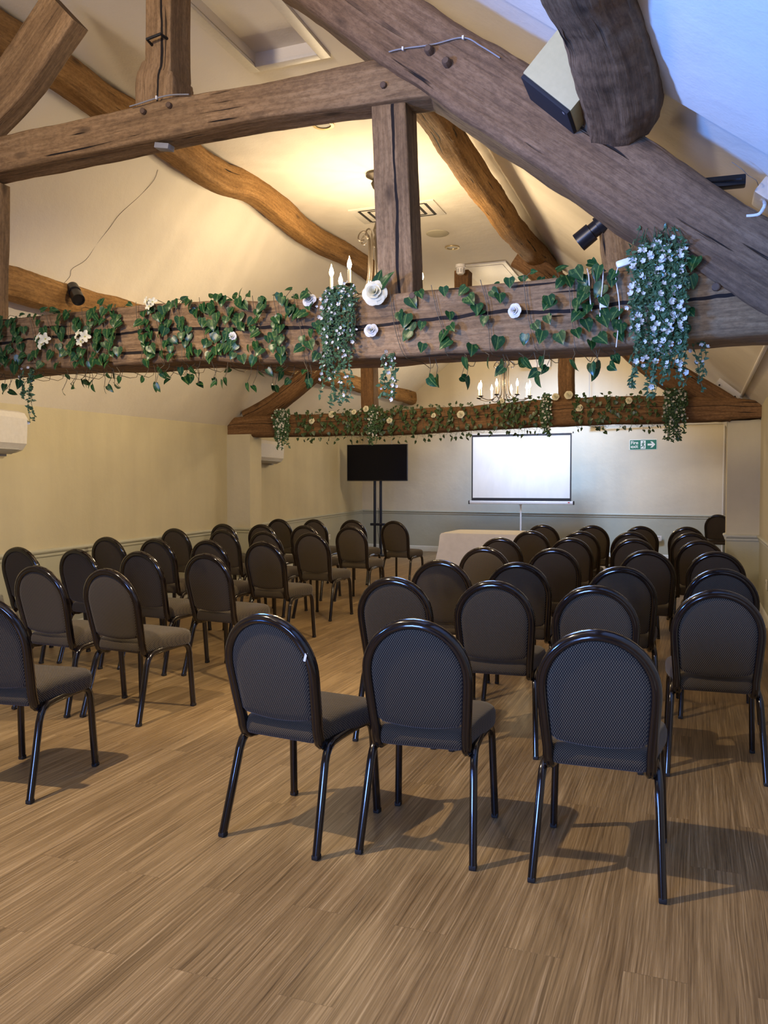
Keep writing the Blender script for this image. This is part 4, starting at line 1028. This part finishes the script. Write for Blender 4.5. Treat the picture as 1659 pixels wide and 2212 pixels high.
def ivy_strand(bs, x0, x1, label, group, dens, rn, big=True, below=0.6, above=0.5):
    cy_, cz_, hw, hh = bs((x0+x1)/2); org = Vector(((x0+x1)/2, cy_, cz_))
    t = thing('ivy_strand', label, 'ivy', org, 0, group)
    lv, vn = MB(), MB(); lv.open = True
    LL = (0.055 if x0 < X1(700) else 0.064) if big else 0.052; off = 0.012
    wraps = max(1, int((x1-x0)/(0.12 if big else 0.15)))
    path = []
    for w_ in range(wraps):
        xa_ = x0 + (x1-x0)*w_/wraps; st_ = (x1-x0)/wraps
        loop = [(-1, 1), (-1, 0.3), (-1, -0.4), (-1, -1), (0, -1), (1, -1), (1, 0), (1, 1), (0, 1)]
        for i, (a, b) in enumerate(loop):
            x = xa_ + st_*i/len(loop); y, z, hw, hh = bs(x)
            path.append(Vector((x + rn.uniform(-.012, .012), y + a*(hw+off+(0.01 if abs(a) == 1 else 0)), z + b*(hh+off))) - org)
        # leaves down the front of this wrap
        nf = max(2, int(dens*(2.1 if big and x0 < X1(700) else 2.0)*rn.uniform(0.7, 1.3)))
        for i in range(nf):
            x = xa_ + rn.gauss(0.5, 0.28)*st_; y, z, hw, hh = bs(x); b = 1.0 - 2.0*(i + rn.random())/nf
            L = LL*rn.uniform(0.75, 1.2); p_ = Vector((x, y - hw - off - rn.uniform(0.006, 0.03), z + hh*b + L*0.4))
            n_ = Vector((rn.gauss(0, 0.35), -1, rn.uniform(-0.15, 0.75))); d_ = Vector((rn.gauss(0, 0.5), -0.25, -1))
            put_leaf(lv, p_ - org, n_, d_, L, L*rn.uniform(0.85, 1.0), rn)
        if rn.random() < below*1.6:
            for _ in range(rn.randint(2, 5)):
                x = xa_ + rn.random()*st_; y, z, hw, hh = bs(x); ln = rn.uniform(0.02, 0.12 if big else 0.09)
                a = Vector((x, y - hw*rn.uniform(0.2, 1.05), z - hh - 0.004)); b = a + Vector((rn.uniform(-.04, .04), -0.02, -ln))
                vn.tube([a - org, (a+b)/2 - org + Vector((0.01, 0, 0)), b - org], 0.0016, 5)
                L = LL*rn.uniform(0.8, 1.15); put_leaf(lv, b - org, (rn.gauss(0, 1.2), -1, rn.gauss(0, .7)), (rn.gauss(0, .8), rn.gauss(0, .4), -1), L, L*rn.uniform(.5, .9), rn)
        if rn.random() < above:
            for _ in range(rn.randint(1, 3)):
                x = xa_ + rn.random()*st_; y, z, hw, hh = bs(x); a = Vector((x, y - hw*rn.uniform(0.1, 1), z + hh)); b = a + Vector((rn.uniform(-.05, .05), -0.01, rn.uniform(0.01, 0.05)))
                vn.tube([a - org, b - org], 0.0016, 5)
                L = LL*rn.uniform(0.7, 1.0); put_leaf(lv, b - org, (rn.gauss(0, .6), -1, rn.uniform(0, .9)), (rn.gauss(0, 1), -0.1, rn.uniform(-.7, .8)), L, L*rn.uniform(.55, .9), rn)
    vn.tube([tuple(p_) for p_ in catmull([tuple(p_) for p_ in path], len(path)*3)], 0.0018, 5)
    vn.build('vine', M['vine'] if big else M['stem'], t); lv.build('leaves', M['leaf'] if big else M['leaf_far'], t, angle=80)
    return t
def X1(px): return on_y(px, 700, TF).x
def X2(px): return on_y(px, 900, TF2).x
rn = random.Random(11)
for a, b, lab, dn, bl, ab in (
    (-40, 60, 'ivy at the left edge of the near tie beam', 6, .8, .6),
    (70, 150, 'ivy round the near tie beam over the leftmost white flower', 5, .9, .7),
    (150, 265, 'ivy round the near tie beam beside the second white flower', 7, .9, .6),
    (300, 430, 'thick ivy on the near tie beam under the white flower on top', 9, .8, .9),
    (432, 545, 'ivy on the near tie beam hanging lowest, left of centre', 9, 1.3, .9),
    (550, 640, 'ivy on the near tie beam left of the small white rose', 8, .9, .9),
    (640, 715, 'ivy on the near tie beam under the small white rose', 8, 1.0, .8),
    (845, 935, 'ivy on the near tie beam right of the queen post', 5, .9, .4),
    (935, 1035, 'ivy on the near tie beam below the beige ceiling speaker', 5, 1.2, .8),
    (1040, 1130, 'ivy on the near tie beam round the single white rosebud', 4, 1.0, .7),
    (1130, 1225, 'ivy on the near tie beam under the end of the right purlin', 5, .8, .8),
    (1225, 1345, 'ivy on the near tie beam beside the three white wires', 6, 1.2, .6)):
    ivy_strand(bs1, X1(a), X1(b), lab, 'ivy strands on the near tie beam', dn, rn, True, bl, ab)
ivy_strand(bs1, X1(1440), X1(1500), 'few ivy leaves right of the big blossom bunch on the near tie beam', 'ivy strands on the near tie beam', 3, rn, True, 0, 0)
for a, b, lab, dn in (
    (640, 740, 'ivy on the far tie beam left of the television', 7), (745, 860, 'dense ivy on the far tie beam above the television', 12),
    (862, 985, 'ivy on the far tie beam right of the television', 9), (985, 1075, 'ivy on the far tie beam above the screen left corner', 5),
    (1075, 1165, 'dense ivy on the far tie beam under the chandelier', 12), (1235, 1320, 'ivy on the far tie beam right of the far post', 8), (1320, 1425, 'ivy on the far tie beam above the fire exit sign', 6)):
    ivy_strand(bs2, X2(a), X2(b), lab, 'ivy strands on the far tie beam', dn, rn, False, 1.0, 1.0)

def blossom_bunch(name, org, stems, label, spread, lengths, rn, flowers=6, fl_size=0.014, leaf_L=0.02, group=None, top=None, dy=0.03, depth=0.10, rise=0.0):
    """stems spring from org and trail down over the front of the beam"""
    spread *= 1.25; lengths = (lengths[0]*1.25, lengths[1]*1.25); rise *= 1.25; fl_size *= 1.1
    org = Vector(org); t = thing(name, label, 'artificial flowers', org, 0, group); sm, lv, fl = MB(), MB(), MB(); lv.open = True; fl.open = True
    for i in range(stems):
        x = rn.uniform(-spread, spread); L = rn.uniform(*lengths); ph = rn.random()*6; up_ = rn.uniform(0.2, 1)*rise
        pts = [Vector((x*0.25, 0.03, -0.01)), Vector((x*0.6, 0.0, 0.02 + up_)), Vector((x*0.9, -dy*rn.uniform(.4, 1.2), 0.005 + up_*0.6))]
        k = max(4, int(L/0.03)); tp = pts[-1]
        for j in range(1, k+1):
            u = j/k; pts.append(Vector((tp.x + 0.012*math.sin(ph + 5*u) + 0.02*rn.uniform(-.5, .5), tp.y - depth*0.35*math.sin(min(1, u*2)*PI/2)*rn.uniform(.6, 1.1), tp.z - L*u)))
        C_ = [Vector(p_) for p_ in catmull([tuple(p_) for p_ in pts], len(pts)*2)]
        sm.tube(C_, 0.0013, 4)
        m_ = max(6, int(L/0.009))
        for j in range(m_):
            q = C_[min(len(C_)-1, int(rn.uniform(0.12, 1)*len(C_)))]; l_ = leaf_L*rn.uniform(.7, 1.3)
            put_leaf(lv, q, (rn.gauss(0, .8), -1, rn.gauss(0, .7)), (rn.gauss(0, 1), rn.uniform(-.6, .1), rn.uniform(-1, .6)), l_, l_*0.6, rn, 0.15)
        for j in range(flowers if rn.random() < 0.7 else 1):
            q = C_[min(len(C_)-1, int(rn.uniform(0.1, 1.0)*len(C_)))] + Vector((rn.gauss(0, .01), -0.014, rn.gauss(0, .008))); r_ = fl_size*rn.uniform(.7, 1.25)
            nrm = Vector((rn.gauss(0, .6), -1, rn.gauss(0, .6))).normalized(); m3 = nrm.to_track_quat('Z', 'Y').to_matrix()
            for pt in range(5):
                a = 2*PI*pt/5 + ph; a1, a2 = a-.62, a+.62
                vv = [Vector((0, 0, -0.2*r_)), Vector((.62*r_*math.cos(a1), .62*r_*math.sin(a1), .35*r_)), Vector((.92*r_*math.cos(a-.3), .92*r_*math.sin(a-.3), .7*r_)), Vector((.92*r_*math.cos(a+.3), .92*r_*math.sin(a+.3), .7*r_)), Vector((.62*r_*math.cos(a2), .62*r_*math.sin(a2), .35*r_))]
                fl.add([q + m3 @ v_ for v_ in vv], [(0, 1, 2, 3, 4)])
    sm.build('stems', M['stem'], t); lv.build('leaves', M['leaf2'], t, angle=80); fl.build('blossoms', M['petal'], t, smooth=True, angle=80)
    return t
def top_of(bs, x, f=-0.8):
    y, z, hw, hh = bs(x); return Vector((x, y + f*hw, z + hh))
def low_of(bs, x, f=-0.8):
    y, z, hw, hh = bs(x); return Vector((x, y + f*hw, z - hh))
GB1, GB2 = 'blossom bunches on the near tie beam', 'blossom bunches on the far tie beam'
x = X1(1421); p = top_of(bs1, x, -1.0); p.y -= 0.01
blossom_bunch('blossom_bunch', p, 66, 'big bunch of trailing white blossom on the right of the near tie beam', 0.098, (0.14, 0.50), rn, 3, 0.0125, 0.020, GB1, dy=0.05, depth=0.10, rise=0.13)
x = X1(738); p = top_of(bs1, x, -1.0); p.y -= 0.005
blossom_bunch('blossom_bunch', p, 32, 'trailing white blossom hanging over the middle of the near tie beam', 0.075, (0.12, 0.48), rn, 3, 0.009, 0.019, GB1, dy=0.03, depth=0.07, rise=0.02)
x = X1(838); p = low_of(bs1, x, -0.9)
blossom_bunch('blossom_sprig', p, 5, 'white blossom sprig hanging below the near tie beam beside the far post', 0.035, (0.10, 0.22), rn, 4, 0.010, 0.022, GB1, dy=0.02, depth=0.03)
x = X1(60); p = low_of(bs1, x, -0.9)
blossom_bunch('blossom_sprig', p, 5, 'thin sprig hanging below the near tie beam at far left', 0.05, (0.12, 0.26), rn, 1, 0.008, 0.022, GB1, dy=0.02, depth=0.03)
x = X1(1510); p = low_of(bs1, x, -0.6)
blossom_bunch('blossom_sprig', p, 4, 'thin sprig hanging below the near tie beam at far right', 0.03, (0.08, 0.19), rn, 2, 0.010, 0.018, GB1, dy=0.02, depth=0.03)
for px, lab, sp_, lo, hi, ns in ((612, 'blossom bunch on the far tie beam above the left pilaster', .10, .12, .40, 34), (1183, 'blossom bunch on the far tie beam over the screen right corner', .055, .12, .44, 18),
                             (810, 'thin trailing blossom on the far tie beam above the television', .06, .1, .40, 12), (1461, 'blossom bunch at the right end of the far tie beam', .11, .15, .44, 36)):
    p = top_of(bs2, X2(px), -1.0); p.y -= 0.01
    blossom_bunch('blossom_bunch', p, ns, lab, sp_, (lo, hi), rn, 4, 0.013, 0.03, GB2, dy=0.04, depth=0.09, rise=0.05)

def rose(p, r_, label, group, mat='petal', leaves=0, nrm=(0, -1, 0.1), layers=4):
    t = thing('rose', label, 'artificial rose', p, 0, group); m3 = Vector(nrm).normalized().to_track_quat('Z', 'Y').to_matrix()
    rn2 = random.Random(int(abs(p[0])*1000)+int(r_*5000)); mb = MB(); mb.open = True
    specs = [(6, 1.0, 0.10, 0.55), (5, 0.80, 0.25, 0.7), (5, 0.58, 0.42, 0.85), (4, 0.36, 0.55, 1.0), (3, 0.18, 0.60, 1.0)][:layers+1]
    for li, (n_, rad, lift, cup) in enumerate(specs):
        for k_ in range(n_):
            a = 2*PI*k_/n_ + li*0.6 + rn2.uniform(-.15, .15); wd = 2*PI/n_*0.68
            U_, V_ = 6, 4; vs = []
            for v_ in range(V_+1):
                fv = v_/V_
                for u_ in range(U_+1):
                    fu = u_/U_*2-1; ang_ = a + fu*wd*(0.35 + 0.65*math.sin(fv*PI*0.62))
                    rr = r_*rad*(0.15 + 0.85*fv)*(1 - 0.12*fu*fu*fv); z = r_*(lift*cup*fv*(1.15-0.35*fv) + 0.05*math.sin(3*fu + k_)*fv - (0.12*max(0, fv-.7)/.3 if li < 2 else 0))
                    vs.append(Vector((rr*math.cos(ang_), rr*math.sin(ang_), z)))
            fs = [(j*(U_+1)+i, j*(U_+1)+i+1, (j+1)*(U_+1)+i+1, (j+1)*(U_+1)+i) for j in range(V_) for i in range(U_)]
            mb.add([m3 @ v_ for v_ in vs], fs)
    mb.build('petals', M[mat], t, angle=80)
    mb = MB(); mb.lathe([(0, -0.3*r_), (0.2*r_, -0.15*r_), (0.3*r_, 0.06*r_), (0, 0.1*r_)], 8, (0, 0, 0), m3); mb.build('calyx', M['stem'], t)
    if leaves:
        mb = MB(); mb.open = True
        for k_ in range(leaves): put_leaf(mb, (0.02*k_, 0.01, 0.3*r_), (0.2-0.5*k_, -1, 0.2), (0.25 + 0.75*k_, 0.0, 1.0), r_*1.7, r_*0.8, rn2)
        mb.build('leaves', M['leaf'], t, angle=80)
    return t
GR1, GR2 = 'white roses on the near tie beam', 'white roses on the far tie beam'
def rose1(px, py, rpx, lab, mat='petal', leaves=0, nrm=(0.1, -1, 0.15), layers=4, off=0.035):
    p = on_y(px, py, TF-off); rose(tuple(p), rpx*1.12*(p-CAM_POS).length/F_PX, lab, GR1, mat, leaves, nrm, layers)
rose1(809, 632, 25, 'large full white rose on the near tie beam under the queen post', 'petal_c', 2, off=0.05)
rose1(801, 713, 14, 'small white rose on the near tie beam below the large rose', 'petal', 0, (0.1, -1, 0.3))
rose1(668, 648, 14, 'small white rose on top of the near tie beam by the candle bulbs', 'petal', 0, (0.0, -1, 0.5), off=0.02)
rose1(500, 727, 10, 'white rosebud low among dense ivy on the near tie beam', 'petal', 0, layers=3)
rose1(1111, 671, 14, 'lone white rose on the right half of the near tie beam', 'petal', 0, (-0.3, -1, 0.0))
def lily(px, py, rpx, lab):
    """loose open flower: three small blooms, each of five broad cupped petals"""
    p = on_y(px, py, TF-0.045); r_ = rpx*(p-CAM_POS).length/F_PX; rn3 = random.Random(int(px))
    t = thing('open_flower', lab, 'artificial flower', tuple(p), 0, 'open white flowers on the near tie beam')
    for bx, bz, br, tl in ((-0.42, 0.30, 0.62, -0.5), (0.45, 0.10, 0.66, 0.5), (-0.15, -0.45, 0.60, -0.1)):
        c0 = Vector((bx*r_, -0.01*abs(tl), bz*r_)); m3 = Vector((tl, -1, rn3.uniform(-.1, .5))).normalized().to_track_quat('Z', 'Y').to_matrix()
        mb = MB(); mb.open = True
        for k_ in range(5):
            a = 2*PI*k_/5 + rn3.uniform(-.2, .2); U_, V_ = 6, 5; vs = []; rad = br*r_*rn3.uniform(.9, 1.15)
            for v_ in range(V_+1):
                fv = v_/V_; wd = 0.62*math.sin(min(1, fv*1.25 + 0.08)*PI*0.72)
                for u_ in range(U_+1):
                    fu = u_/U_*2-1; rr = rad*(0.06 + 0.98*fv*(1 - 0.22*fu*fu)); off_ = fu*wd*rad*0.62
                    vs.append(Vector((rr*math.cos(a) - off_*math.sin(a), rr*math.sin(a) + off_*math.cos(a), rad*(0.75*fv - 0.45*fv*fv + 0.14*fu*fu*fv + 0.02*k_))))
            mb.add([c0 + m3 @ q for q in vs], [(j*(U_+1)+i, j*(U_+1)+i+1, (j+1)*(U_+1)+i+1, (j+1)*(U_+1)+i) for j in range(V_) for i in range(U_)])
        bl = mb.build('bloom', M['petal_c'], t, angle=80)
        mb = MB(); mb.lathe([(0, 0.0), (0.10*r_, 0.03*r_), (0.08*r_, 0.16*r_), (0, 0.2*r_)], 8, c0, m3); mb.build('flower_centre', M['stamen'], bl)
lily(93, 735, 17, 'open white flower on the near tie beam, leftmost'); lily(178, 730, 17, 'open white flower on the near tie beam, second from left')
lily(325, 655, 14, 'open white flower on the top edge of the near tie beam')
def rose2(px, py, rpx, lab, mat='petal_c'):
    p = on_y(px, py, TF2-0.04); rose(tuple(p), rpx*1.15*(p-CAM_POS).length/F_PX, lab, GR2, mat, 0, (0, -1, 0.2), 3)
for px, py, r_, lab in ((673, 909, 6, 'cream rose on the far tie beam, leftmost'), (716, 895, 6.5, 'cream rose on the far tie beam, second from left'), (790, 883, 6, 'cream rose on the far tie beam beside the left post'),
    (764, 890, 5, 'small white rose on the far tie beam left of the left post'), (841, 908, 6, 'white rose in the dense ivy right of the television top'), (936, 897, 5, 'small cream rose on the far tie beam between television and screen'),
    (995, 895, 7.5, 'round cream rose on the far tie beam above the screen left corner'), (1084, 866, 5, 'small cream rose on the far tie beam right under the chandelier'), (1200, 857, 7, 'cream rose on the far tie beam left of the right post foot'),
    (1228, 853, 8, 'cream rose on the far tie beam against the right post foot'), (1251, 881, 7, 'cream rose on the far tie beam right of the right post'), (1358, 865, 6.5, 'cream rose on the far tie beam above the fire exit sign')):
    rose2(px, py, r_, lab)

# white fairy-light leads with their wrapped battery pack
bp = thing('fairy_light_leads', 'white fairy-light wires looped over the tie beam beside the big blossom bunch', 'fairy lights', on_y(1352, 568, TF-0.02))
bo = bp.location.copy()
mb = MB(); mb.box((0, -0.01, 0), (0.085, 0.03, 0.034), Matrix.Rotation(R(-14), 3, 'Y'), bev=0.012); mb.build('battery_pack', M['bag'], bp)
for pix in (((1268, 580), (1272, 600), (1274, 640), (1278, 672)), ((1303, 576), (1302, 610), (1298, 650), (1295, 696)), ((1336, 574), (1330, 600), (1336, 640), (1338, 680), (1331, 750))):
    mb = MB(); mb.tube(catmull([tuple(on_y(x, y, TF-0.035) - bo) for x, y in pix], 16), 0.0026, 6); mb.build('wire', M['wire'], bp)
mb = MB(); mb.box(on_y(1303, 659, TF-0.037) - bo, (0.032, 0.004, 0.022)); mb.build('paper_tag', M['sticker'], bp)
